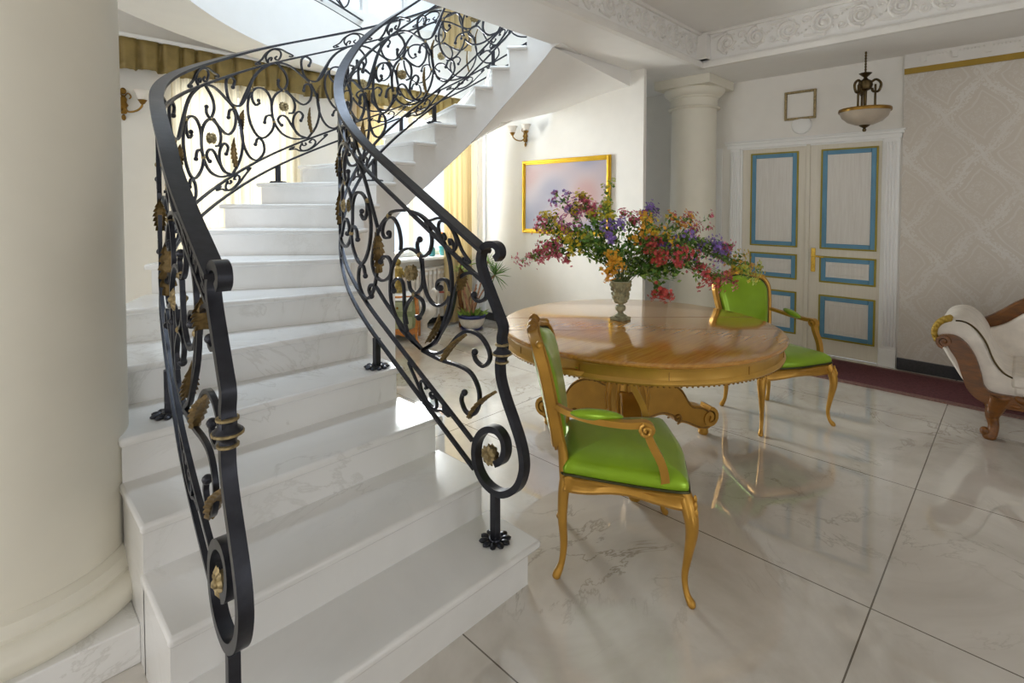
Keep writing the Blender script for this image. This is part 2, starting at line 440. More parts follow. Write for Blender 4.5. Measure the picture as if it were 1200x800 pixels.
# frieze band on both beams -------------------------------------------------
def spiral(cx, cy, r0, turns, d, a0, n=26):
    return [V((cx+r0*(1-.86*i/n)*math.cos(a0+d*turns*2*PI*i/n), cy+r0*(1-.86*i/n)*math.sin(a0+d*turns*2*PI*i/n))) for i in range(n+1)]
def frieze(mp, nrm, L, h):
    """relief scroll mapped by mp(u, w) (u along, w up)"""
    m = MB(); P = .27; k = int(L/P); nv = V(nrm)
    for i in range(k):
        u = P*(i+.5)+(L-P*k)/2; d = 1 if i % 2 else -1; cy = h*.52
        m.tube([mp(p.x, p.y) for p in spiral(u, cy, h*.40, 1.9, d, d*PI*.5)], [.017*(1-.45*q/26) for q in range(27)], 6, flat=(nrm, 1.0))
        m.tube([mp(p.x, p.y) for p in spiral(u+P*.5, h*(.3 if d > 0 else .72), h*.17, 1.2, -d, 0, 14)], .011, 5, flat=(nrm, .9))
        m.tube([mp(p.x, p.y) for p in spl([(u-P*.55, cy-d*h*.32), (u-P*.3, cy-d*h*.36), (u, cy-d*h*.38)], 4)], .013, 5, flat=(nrm, .8))
        m.sphere(mp(u, cy), .027, 8, 5)
        for q in range(7):
            a = q*.9+i; rr = h*(.30+.12*((q*37) % 5)/5)
            m.sphere(mp(u+math.cos(a)*rr*1.05, cy+math.sin(a)*rr), .015+.006*((q*13) % 3)/2, 6, 4)
        for q in range(3):
            m.sphere(mp(u+P*.5+.03*(q-1), h*(.62 if d > 0 else .3)+.02*((q*7) % 3)), .011, 6, 4)
    return m
ZL = HB+.075
b = MB().box((-3.5, 2.27, HB), (5.04, 2.325, ZL-.02)).box((-3.5, 2.29, ZL-.02), (5.04, 2.325, ZL)).box((-3.5, 2.295, HC-.03), (5.04, 2.325, HC))
b.box((4.99, -4.6, HB), (5.045, 2.33, ZL-.02)).box((5.01, -4.6, ZL-.02), (5.045, 2.32, ZL)).box((5.015, -4.6, HC-.03), (5.045, 2.32, HC))
b.box((4.95, 2.22, ZL), (5.04, 2.325, HC-.04)).box((4.94, 2.21, ZL), (5.04, 2.32, ZL+.03))
b.box((2.9, 2.29, ZL), (3.02, 2.322, HC-.03))
struct('trim_1', b, 'plaster', smooth=0, bevel=.006)
b = frieze(lambda u, w: V((3.04+u, 2.318, ZL+.01+w)), (0, 1, 0), 1.9, .235); struct('trim_2', b, 'plaster', smooth=60)
b = frieze(lambda u, w: V((2.86-u, 2.318, ZL+.01+w)), (0, 1, 0), 1.35, .235); struct('trim_3', b, 'plaster', smooth=60)
b = frieze(lambda u, w: V((5.038, 2.19-u, ZL+.01+w)), (1, 0, 0), 2.7, .235); struct('trim_4', b, 'plaster', smooth=60)

# picture-rail strip and little frieze on the wallpaper wall, stone skirting
b = MB().box((XD-.035, -5, 2.655), (XD-.015, .785, 2.705)); struct('trim_5', b, 'stripe', smooth=0)
b = MB().box((XD-.03, -5, 2.705), (XD-.015, .785, HB))
for i in range(14):
    y = .65-i*.21
    b.box((XD-.045, y-.018, 2.745), (XD-.02, y+.018, 2.80))
    for k in range(7): b.sphere((XD-.032, y-.03-.025*k, 2.80), .009, 6, 4)
struct('trim_6', b, 'plaster', smooth=40)
b = MB().box((XD-.045, -5, 0), (XD-.018, .79, .105)); struct('baseboard_east', b, 'stone', smooth=0, bevel=.004)
b = MB().box((XP-.018, 2.69, 0), (XP, YN, .1)).box((XP, 2.672, 0), (XP+.05, 2.69, .1)); struct('baseboard_stair', b, 'stone', smooth=0, bevel=.003)
b = MB().box((-4, YN-.018, 0), (XP, YN, .1)); struct('baseboard_north', b, 'stone', smooth=0, bevel=.003)
# white corner casing between window wall and painting wall
b = MB().box((XP-.03, 5.12, .1), (XP, 5.18, 2.7)).box((XP-.02, 4.98, .1), (XP, 5.03, 2.7)).box((4.42, YN-.03, .1), (XP, YN, 2.7)); struct('trim_7', b, 'white', smooth=0, bevel=.004)

# windows: frame, panes
def window(i, w, bars, y=YN):
    x0, x1, z0, z1 = w; b = MB(); t = .055
    for a, c in ((x0, x0+t), (x1-t, x1)): b.box((a, y+.06, z0), (c, y+.12, z1))
    for a, c in ((z0, z0+t), (z1-t, z1)): b.box((x0, y+.06, a), (x1, y+.12, c))
    for q in bars: b.box((q-.04, y+.055, z0), (q+.04, y+.125, z1))
    o = struct('window_%d' % i, b, 'white', smooth=0, bevel=.005)
    g = obj('pane', MB().box((x0+.03, y+.085, z0+.03), (x1-.03, y+.09, z1-.03)), 'glass', o, smooth=0)
    return o
window(1, W1, [1.7]); window(2, W2, [3.7]); window(3, WU, [3.1, 3.65]); window(5, (4.95, 5.6, .9, 2.4), [])  # window 5 is unseen, added to brighten the corridor behind the column
b = MB().box((2.98, YN-.22, .825), (4.40, YN+.06, .86)); struct('trim_10', b, 'white', smooth=0, bevel=.008)

# doors ---------------------------------------------------------------------
def panel(y0, y1, z0, z1, parent, x, inner=False):
    """moulded door panel: olive line, blue frame, pale field"""
    def frame(a, b_, c, d, t, xf, xb):
        m = MB(); m.box((xf, a, c), (xb, a+t, d)).box((xf, b_-t, c), (xb, b_, d)).box((xf, a+t, c), (xb, b_-t, c+t)).box((xf, a+t, d-t), (xb, b_-t, d)); return m
    o = obj('panel_line', frame(y0, y1, z0, z1, .016, x-.012, x+.002), 'olive', parent, smooth=0, bevel=.003)
    obj('panel_frame', frame(y0+.014, y1-.014, z0+.014, z1-.014, .042, x-.010, x+.002), 'blue', parent, smooth=0, bevel=.008)
    m = MB().box((x-.003, y0+.056, z0+.056), (x+.002, y1-.056, z1-.056))
    if inner: m.merge(frame(y0+.085, y1-.085, z0+.085, z1-.085, .012, x-.008, x))
    obj('panel_field', m, 'doorin', parent, smooth=0, bevel=.002)
def door(i, y0, y1, py0, py1):
    x = XD+.012
    o = struct('door_%d' % i, MB().box((x, y0, .006), (x+.045, y1, 2.10)), 'door', smooth=0, bevel=.003)
    for z0, z1, inn in ((1.055, 2.04, 0), (.722, .985, 1), (.16, .60, 1)): panel(py0, py1, z0, z1, o, x, inn)
    return o
d1 = door(1, .94, 1.552, .967, 1.44)
d2 = door(2, 1.556, 2.2, 1.643, 2.113)
b = MB().box((XD-.006, 1.535, 0), (XD+.012, 1.572, 2.1)); obj('astragal', b, 'door', d2, smooth=0, bevel=.004)
h = obj('handle_plate', MB().box((XD+.002, 1.475, .82), (XD+.012, 1.515, 1.06)), 'chrome', d1, smooth=0, bevel=.004)
b = MB().tube([(XD+.004, 1.495, .98), (XD-.045, 1.495, .98)], .009, 8).tube(spl([(XD-.045, 1.497, .98), (XD-.048, 1.45, .983), (XD-.045, 1.39, .975)], 4), [.009, .009, .010, .011, .011, .011, .010, .009, .007], 8)
obj('lever', b, 'chrome', h)
obj('key_rose', MB().lathe([(0, -.006), (.011, -.006), (.013, 0)], (XD, 1.495, .88), 12, ax='x'), 'chrome', h)
# surround: fluted pilasters, architrave, cornice
b = MB()
def pilaster(y0, y1):
    b.box((XD-.03, y0, 0), (XD, y1, .16)).box((XD-.022, y0+.005, .16), (XD, y1-.005, 2.10))
    n = 4; w = (y1-y0-.03)/n
    for k in range(n):
        yc = y0+.015+w*(k+.5); b.tube([(XD-.024, yc, .19), (XD-.024, yc, 2.07)], w*.36, 8)
pilaster(.80, .93); pilaster(2.215, 2.33)
b.box((XD-.028, .79, 2.10), (XD, 2.36, 2.14)).box((XD-.045, .775, 2.14), (XD, 2.375, 2.165)).box((XD-.06, .765, 2.165), (XD, 2.38, 2.18))
b.box((XD-.004, .93, 2.085), (XD+.03, 2.215, 2.105)).box((XD-.004, .925, 0), (XD+.03, .94, 2.1)).box((XD-.004, 2.2, 0), (XD+.03, 2.22, 2.1))
struct('trim_8', b, 'white', smooth=40, bevel=.003)
b = MB().box((XD-.012, 2.42, 0), (XD, 2.69, 2.12)); struct('trim_9', b, 'white', smooth=0, bevel=.003)
# framed hatch and round detector above the doors
def rect_frame_x(x0, x1, y0, y1, z0, z1, t):
    return MB().box((x0, y0, z0), (x1, y0+t, z1)).box((x0, y1-t, z0), (x1, y1, z1)).box((x0, y0+t, z0), (x1, y1-t, z0+t)).box((x0, y0+t, z1-t), (x1, y1-t, z1))
t = thing('wall_hatch', 'small square hatch framed in gold on the wall above the double doors', 'hatch', (XD-.02, 1.635, 2.355), world=True)
obj('hatch_frame', rect_frame_x(XD-.025, XD, 1.49, 1.78, 2.355, 2.645, .022), 'gilt', t, smooth=0, bevel=.004)
obj('hatch_cover', MB().box((XD-.012, 1.515, 2.38), (XD, 1.755, 2.62)), 'paint', t, smooth=0)
tag(obj('wall_speaker', MB().lathe([(0, -.03), (.05, -.028), (.085, -.018), (.095, 0)], (0, 0, 0), 28, ax='x'), 'white', loc=None), 'flat white disc fixed to the wall just below the gold-framed hatch', 'wall speaker').location = (XD, 1.62, 2.30)

# columns -------------------------------------------------------------------
t = thing('column', 'massive round cream column on a square plinth beside the lowest steps', 'column', (.046, 2.47, 0), world=True)
c = (.046, 2.47, 0); rs = .337
obj('plinth', MB().box((-.42, 2.028, 0), (.335, 2.92, .13)), 'step', t, smooth=0, bevel=.004)
obj('base', MB().lathe([(.30, .13), (.415, .13), (.43, .15), (.435, .175), (.425, .20), (.40, .218), (.385, .22), (.385, .232), (.372, .245), (.366, .262), (.352, .268), (.34, .28), (.30, .28)], c, 64), 'column', t)
obj('shaft', MB().lathe([(rs, .28), (rs, 1.6), (rs*.985, 2.9), (rs*.985, 3.18)], c, 72), 'column', t, smooth=50)
t = thing('column', 'slender round cream column with a square capital between picture wall and doors', 'column', (5.5, 2.6, 0), world=True)
c = (5.5, 2.6, 0); rs = .238
obj('plinth', MB().box((5.19, 2.29, 0), (5.80, 2.91, .10)), 'step', t, smooth=0, bevel=.004)
obj('base', MB().lathe([(.2, .10), (.30, .10), (.315, .13), (.30, .17), (.28, .18), (.275, .20), (.255, .22), (.2, .22)], c, 48), 'column', t)
obj('shaft', MB().lathe([(rs*1.02, .22), (rs*1.02, 1.0), (rs*.98, 2.52)], c, 56), 'column', t, smooth=50)
obj('capital', MB().lathe([(.2, 2.515), (.265, 2.518), (.275, 2.53), (.265, 2.545), (.245, 2.55), (.245, 2.63), (.258, 2.635), (.262, 2.65), (.285, 2.665), (.31, 2.69), (.318, 2.72), (.31, 2.735), (.2, 2.735)], c, 56), 'column', t)
obj('abacus', MB().box((5.19, 2.29, 2.735), (5.81, 2.91, HB)), 'column', t, smooth=0, bevel=.004)

# runner along the door wall
t = thing('carpet_runner', 'long maroon patterned runner laid along the door wall', 'carpet', (5.38, -1.0, 0), world=True)
obj('pile', MB().box((5.10, -4.4, 0), (5.68, 1.42, .012)), 'carpet', t, smooth=0)
obj('border', MB().box((5.045, -4.45, 0), (5.10, 1.46, .011)).box((5.68, -4.45, 0), (5.73, 1.46, .011)).box((5.10, 1.42, 0), (5.68, 1.46, .011)), 'carpetedge', t, smooth=0)

# ================================================================== STAIRCASE
RS = 1/6.0
PHI = {5: 3, 6: 15, 7: 27.5, 8: 40.5, 9: 52, 10: 63, 11: 75, 12: 87, 13: 99, 14: 110, 15: 120, 16: 128.5, 17: 137, 18: 146, 19: 155, 20: 164}
YST = {1: 1.335, 2: 1.605, 3: 1.93, 4: 2.255}
RI = .95
def r_out(phi): 
    t = min(1, max(0, phi/35.0)); return 2.12-.09*t
def edge(n, r_extra=0, back=0.0):
    """plan points of riser line n: inner point, outer point (back = set back from nosing)"""
    if n <= 4: y = YST[n]+back; return V((1.5, y)), V((.335, y))
    p = PHI[n]
    a = math.radians(p); tdir = V((math.sin(a), math.cos(a)))
    return pol(p, RI)+tdir*back, pol(p, r_out(p))+tdir*back
def zs_phi(phi):
    ks = sorted(PHI)
    if phi <= PHI[5]: return 5*RS + (phi-3)/12*RS
    for k in ks[:-1]:
        if PHI[k] <= phi <= PHI[k+1]: return (k+(phi-PHI[k])/(PHI[k+1]-PHI[k]))*RS
    return 20*RS
def z_soffit(phi):
    if phi < 16: return 0
    return min(max(0, zs_phi(phi)-.47), 2.825)
st = thing('staircase', 'white marble staircase winding up and round to the floor above', 'staircase', (.9, 1.33, 0), world=True)
def arc_pts(p0, p1, r, n=5):
    return [pol(p0+(p1-p0)*i/(n-1), r if not callable(r) else r(p0+(p1-p0)*i/(n-1))) for i in range(n)]
OV = .028; TT = .032
for n in range(1, 20):
    zt = n*RS
    # plan outline of step n (riser line to next riser line), set back OV from the nosing
    if n <= 3:
        y0, y1 = YST[n]+OV, YST[n+1]+OV+.012
        inner = [V((1.5-.02, y0)), V((1.5-.02, y1))]; outer = [V((.335, y0)), V((.335, y1))]
        ti = [V((1.53 if n == 1 else 1.51, YST[n])), V((1.53 if n == 1 else 1.51, y1))]; to = [V((.325, YST[n])), V((.325, y1))]
    elif n == 4:
        y0 = YST[4]+OV
        a, c = edge(5, back=OV+.012)
        inner = [V((1.48, y0)), V((1.48, 2.5)), a]; outer = [V((.335, y0)), V((.335, 2.5)), c]
        ti = [V((1.51, YST[4])), V((1.51, 2.5)), a]; to = [V((.325, YST[4])), V((.325, 2.5)), c]
    else:
        b0 = OV/1.5; p0, p1 = PHI[n], PHI[n+1]
        d = math.degrees(OV/1.0)*.8
        inner = arc_pts(p0+d, p1+d+.3, RI+.02); outer = arc_pts(p0+d*.7, p1+d*.7+.3, lambda p: r_out(p)-.015)
        ti = arc_pts(p0, p1+d+.3, RI-.012); to = arc_pts(p0, p1+d*.7+.3, lambda p: r_out(p)+.012)
    def phi_of(p):
        if p.y <= 2.5 and p.x < 2: return 0
        return math.degrees(math.atan2(p.y-SC.y, SC.x-p.x))
    poly = inner+outer[::-1]
    def zb(p):
        if n <= 10: return 0
        return z_soffit(phi_of(p))
    b = MB(); m = len(poly)
    b.add([(p.x, p.y, min(zb(p), zt-TT-.02)) for p in poly]+[(p.x, p.y, zt-TT) for p in poly],
          [tuple(range(m))[::-1], tuple(range(m, 2*m))]+[(i, (i+1) % m, m+(i+1) % m, m+i) for i in range(m)])
    obj('riser', b, 'step', st, smooth=25)
    tp = ti+to[::-1]
    obj('tread', MB().prismz([(p.x, p.y) for p in tp], zt-TT, zt), 'step', st, smooth=30, bevel=.012, bseg=3)
# soffit under the winding flight
def r_sof(p):
    a = math.radians(p); rx = 9.
    if math.cos(a) < -1e-3: rx = (XP-SC.x)/-math.cos(a)
    ry = (YN-SC.y)/math.sin(a) if math.sin(a) > 1e-3 else 9.
    w = min(rx, ry)+.02
    base = 2.03 if p < 95 else 2.03+.22*min(1, (p-95)/15)
    t = min(1, max(0, (p-126)/10)); return base*(1-t)+w*t if p > 126 else base
inn = [pol(52+109*i/50, RI+.018, z_soffit(52+109*i/50)-.004) for i in range(51)]
outp = [pol(p, r_sof(p), z_soffit(p)-.004) for p in range(52, 126, 3)]+[V((3.83, 4.27, 2.22)), V((4.2, 4.12, 2.42)), V((XP+.01, 3.85, 2.545)), V((XP+.01, 3.5, 2.60)), V((XP+.01, 3.24, 2.646)), V((XP+.01, 2.93, 2.678)), V((XP+.01, 2.85, 2.68))]
outp = resample(outp, 51)
b = MB().grid(51, 9, lambda u, v: inn[int(round(u*50))].lerp(outp[int(round(u*50))], v))
obj('soffit', b, 'ceil', st, smooth=60)
a_, c_ = inn[-1], outp[-1]
b = MB().prism([(a_.x, a_.z), (c_.x, c_.z), (c_.x, HB+.03), (a_.x, HB+.03)], lambda p, k: (p[0], 2.848+.02*k+(.0), p[1])); obj('landing_fascia', b, 'ceil', st, smooth=0)

# ================================================================== WROUGHT-IRON BALUSTRADES
class Rail:
    """plan path: straight part x = x0 from y0 to 2.5, then the arc of radius r round SC"""
    def __init__(s, x0, r0, r1, off, side, xf=None):
        s.x0, s.off, s.side = x0, off, side; s.y0 = 1.30
        P = [V((xf(1.30+.03*i) if xf else x0, 1.30+.03*i)) for i in range(40)]; Z = []
        ph = 0.5
        while ph < 163:
            t = min(1, ph/(20 if xf else 40)); P.append(pol(ph, r0*(1-t)+r1*t)); ph += 1.0
        Q = []
        for i in range(len(P)):
            k = min(10, i, len(P)-1-i); a = V((0, 0))
            for j in range(i-k, i+k+1): a = a+P[j]
            Q.append(a/(2*k+1))
        P = Q
        s.P = P; s.S = [0]
        for i in range(1, len(P)): s.S.append(s.S[-1]+(P[i]-P[i-1]).length)
        raw = []
        for p in P:
            if p.y <= 2.5 and p.x < 2:
                y = p.y
                z = RS+(y-YST[1])/.307*RS
                if y > YST[4]: z = 4*RS+(y-YST[4])/.27*RS
                raw.append(z)
            else: raw.append(zs_phi(math.degrees(math.atan2(p.y-SC.y, SC.x-p.x))))
        N = len(raw); s.Z = []
        for i in range(N):
            acc = w = 0
            for k in range(-9, 10):
                j = min(N-1, max(0, i+k)); acc += raw[j]+(raw[min(N-1, j+1)]-raw[max(0, j-1)])*.5*((i+k)-j); w += 1
            s.Z.append(acc/w)
        s.len = s.S[-1]
    def at(s, q):
        if q < 0: return V((s.x0, s.y0+q)), s.Z[0]+(s.Z[1]-s.Z[0])/(s.S[1]-s.S[0])*q, V((s.side, 0, 0))
        k = 0; lo, hi = 0, len(s.S)-2
        while lo < hi:
            md = (lo+hi+1)//2
            if s.S[md] <= q: lo = md
            else: hi = md-1
        k = lo; t = (q-s.S[k])/(s.S[k+1]-s.S[k]); p = s.P[k].lerp(s.P[k+1], t)
        d = (s.P[k+1]-s.P[k]).normalized(); return p, s.Z[k]*(1-t)+s.Z[k+1]*t, V((d.y, -d.x, 0))
    def h(s, q, a):
        p, z, n = s.at(q); return V((p.x, p.y, z+a)), n
    def pt(s, q, z):
        p, _, n = s.at(q); return V((p.x, p.y, z)), n

BOT, LOW, SUB, HAND = .105, .215, .915, 1.045
def c1(L): return [(420+u/4, 200+v/4) for u, v in L]
def c2(L): return [(420+u/3.636, 380+v/3.636) for u, v in L]
XN = 1.40
def tr(pix):
    """pixels of the near balustrade -> (distance along the rail, height)"""
    out = []
    for x, y in pix:
        p = onX(x, y, XN); out.append((p.y-1.30, p.z))
    return out
NEWEL = tr(c1([(650,412),(666,392),(662,362),(640,345),(612,346),(590,365),(577,400),(578,440),(595,500),(625,580),(658,668),(680,730)]) + c2([(612,60),(617,95),(612,120),(605,170),(610,235),(633,320),(664,410),(690,490),(705,560),(706,625),(685,685),(645,715),(600,715),(550,678),(517,622),(503,560),(508,500),(530,460),(562,443),(598,452),(625,490),(630,540),(615,578),(590,590)]))
A_BARS = [
 (tr(c1([(142,214),(152,196),(175,188),(200,186),(235,188),(290,208),(350,262),(400,335),(428,420),(438,520),(430,610),(405,700)])+c2([(330,75),(275,108)])), .013),
 (tr(c1([(140,212),(110,250),(80,320),(66,400),(66,450),(85,498),(118,515),(148,492),(155,445),(142,408),(118,402),(104,424)])), .012),
 (tr(c1([(198,372),(200,330),(190,270),(170,228),(148,218),(125,235),(113,280),(122,312),(145,312),(148,290)])), .011),
 (tr(c1([(285,205),(325,245),(345,315),(336,375),(308,402),(284,385),(276,345),(288,318)])), .011),
 (tr(c1([(290,398),(262,372),(228,365),(188,393),(160,450),(150,540),(158,630),(195,730)])+c2([(200,40),(268,104)])), .012),
 (tr(c1([(290,398),(302,460),(300,535),(272,575),(245,556),(236,515)])), .011),
 (tr(c1([(262,580),(298,606),(306,645),(288,684),(268,680)])), .011),
 (tr(c1([(262,580),(230,625),(216,680),(228,750)])+c2([(220,60),(268,104)])), .011),
 (tr(c1([(168,560),(160,532),(180,505),(206,518),(214,570),(216,650),(228,720)])), .010),
 (tr(c1([(298,410),(304,500),(320,575),(350,622),(385,632),(416,612),(430,570),(420,522),(398,508),(374,520),(370,548),(384,556)])), .012),
 (tr(c2([(272,110),(320,80)])+c1([(380,770),(425,690),(445,620),(456,560),(478,502),(520,478),(565,494),(597,545),(600,592),(572,612),(545,598),(540,575)])), .013),
 (tr(c2([(275,106),(330,124),(380,102),(425,50),(470,28),(520,50),(555,105),(560,150),(535,178),(503,155),(492,125)])), .013),
 (tr(c2([(272,110),(350,150),(430,176),(482,210),(514,280),(513,345),(490,384),(458,370),(440,325),(445,295)])), .013),
 (tr(c1([(60,590),(48,560),(58,535),(82,545),(130,620),(200,720)])+c2([(200,25),(268,104)])), .013),
]
A_BLOB = tr(c1([(143,292),(288,322),(284,688),(166,562),(384,550),(542,582),(60,588),(104,426)])+c2([(496,118),(452,290)]))
A_LEAF = [(tr(c1([(470,560),(462,450)])), .028, 1), (tr(c1([(90,480),(75,265)])), .030, 1), (tr(c1([(320,800),(372,660)])), .024, 1), (tr(c2([(360,160),(470,55)])), .024, -1), (tr(c2([(475,402),(598,300)])), .024, -1)]
A_ROS = tr(c1([(247,478)]))[0]; N_ROS = tr(c2([(562,555)]))[0]
A_COL = tr(c1([(287,396),(142,212),(262,580),(430,575)]))

# repeating panel, traced in a 480 x 800 frame; u along, v between the two inner rails
def nt_(L):
    out = []
    for u, v in L:
        top = 230-.2125*u; bo = 795-.5067*u+.000142*u*u
        out.append((u/440.0, (bo-v)/(bo-top)))
    return out
B_BARS = [nt_(q) for q in [
 [(0,420),(40,340),(90,252),(150,205),(222,187),(290,207),(358,262),(408,312),(440,390),(452,470),(432,550),(385,615)],
 [(76,335),(50,385),(44,450),(60,530),(98,600),(140,612),(184,572),(196,522),(180,487),(152,490),(142,520)],
 [(184,440),(178,390),(150,342),(104,325),(72,345),(72,390),(92,424),(116,412)],
 [(220,190),(262,245),(275,300),(252,342),(225,320),(222,295)],
 [(385,612),(310,620),(240,590),(195,520),(184,430),(204,370),(250,346),(298,380),(316,430),(306,470),(282,474)],
 [(268,345),(318,398),(362,425),(400,400),(411,350),(398,312),(374,312),(366,340)],
 [(238,545),(218,512),(238,487),(270,500),(300,550),(340,600),(382,614)],
 [(348,518),(360,485),(336,464),(310,490),(304,540),(328,592),(372,612)],
 [(397,205),(408,175),(380,154),(356,172),(358,225),(378,275),(415,294),(450,286),(484,240),(512,180),(556,132),(618,100)],
 [(85,655),(100,616),(130,635),(136,695),(96,740),(52,722),(20,660),(4,580),(0,500)],
]]
B_BLOB = nt_([(142,525),(108,398),(224,288),(366,345),(240,542),(348,515),(397,205),(86,650)])
B_LEAF = [(nt_([(412,585),(408,440)]), .024), (nt_([(10,560),(28,450)]), .024)]
B_ROS = nt_([(253,436)])[0]
B_COL = nt_([(250,346),(402,300),(66,338),(196,522)])
# crest ornament: (u from centre in panel widths, v 0..1 between the two rails of a pair)
OM = [[(-.20,.10),(-.17,.02),(-.215,-.0),(-.235,.12),(-.20,.2),(-.15,.35),(-.10,.72),(-.03,.95),(.03,.97),(.10,.80),(.17,.45),(.22,.22),(.25,.05),(.23,-.02),(.205,.08)],
      [(-.035,.05),(-.02,.25),(-.045,.32),(-.07,.15),(-.07,-.05),(-.10,.35),(-.075,.75),(0,.93),(.075,.75),(.10,.38),(.07,.0),(.04,.0),(.02,.18),(.045,.3)]]

def leafmesh(m, a, bb, w, n, nrm, side=1):
    """curling acanthus leaf from a to bb; its width stands across the bars, its edge is toothed"""
    a, bb, n = V(a), V(bb), V(nrm).normalized(); d = bb-a; s = n.cross(d).normalized()*side; K = 22
    rows = [[], [], [], [], []]
    for i in range(K+1):
        t = i/K; c = a+d*t+s*(math.sin(PI*t)*.016+.012*t*t)
        ww = w*(.30+.70*math.sin(PI*min(1, t*1.0+.06))**.7)*(1-t**6)*(1.14 if i % 3 == 1 else (.94 if i % 3 == 2 else .72))
        for q, (f, lift) in enumerate(((-1, .010), (-.5, .002), (0, .006), (.5, .002), (1, .010))):
            rows[q].append(c+n*ww*f+s*lift-d.normalized()*abs(f)*(.006 if i % 3 == 1 else 0))
    o = len(m.v)
    for r in rows: m.v += r
    N = K+1
    for q in range(4):
        for i in range(K): m.f.append((o+q*N+i, o+q*N+i+1, o+(q+1)*N+i+1, o+(q+1)*N+i))
    o2 = len(m.v)
    for r in rows: m.v += [p-s*.004 for p in r]
    for q in range(4):
        for i in range(K): m.f.append((o2+q*N+i, o2+(q+1)*N+i, o2+(q+1)*N+i+1, o2+q*N+i+1))
    for q in (0, 4):
        for i in range(K): m.f.append((o+q*N+i, o2+q*N+i, o2+q*N+i+1, o+q*N+i+1))
def rosette(m, c, n, r):
    """petalled flower facing +-n on both faces"""
    n = V(n).normalized(); q = n.to_track_quat('Z', 'Y').to_matrix()
    for sgn in (1, -1):
        rr = q if sgn > 0 else q @ Matrix.Rotation(PI, 3, 'X')
        c0 = V(c)+n*sgn*.009
        mm = MB(); N = 10; vs = [V((0, 0, .010))]; 
        for i in range(N*4):
            a = 2*PI*i/(N*4); lob = 1-.22*abs(math.cos(a*N/2))**3
            for rad, z in ((.35, .004), (.7, .012), (1, .003)): vs.append(V((math.cos(a)*r*rad*(lob if rad > .5 else 1), math.sin(a)*r*rad*(lob if rad > .5 else 1), z)))
        fs = []; K = N*4
        for i in range(K):
            j = (i+1) % K; fs.append((0, 1+i*3, 1+j*3))
            for k in (0, 1): fs.append((1+i*3+k, 2+i*3+k, 2+j*3+k, 1+j*3+k))
        mm.add(vs, fs); m.add([rr @ p+c0 for p in mm.v], mm.f)
        m.sphere(c0+n*sgn*.010, r*.3, 8, 5)
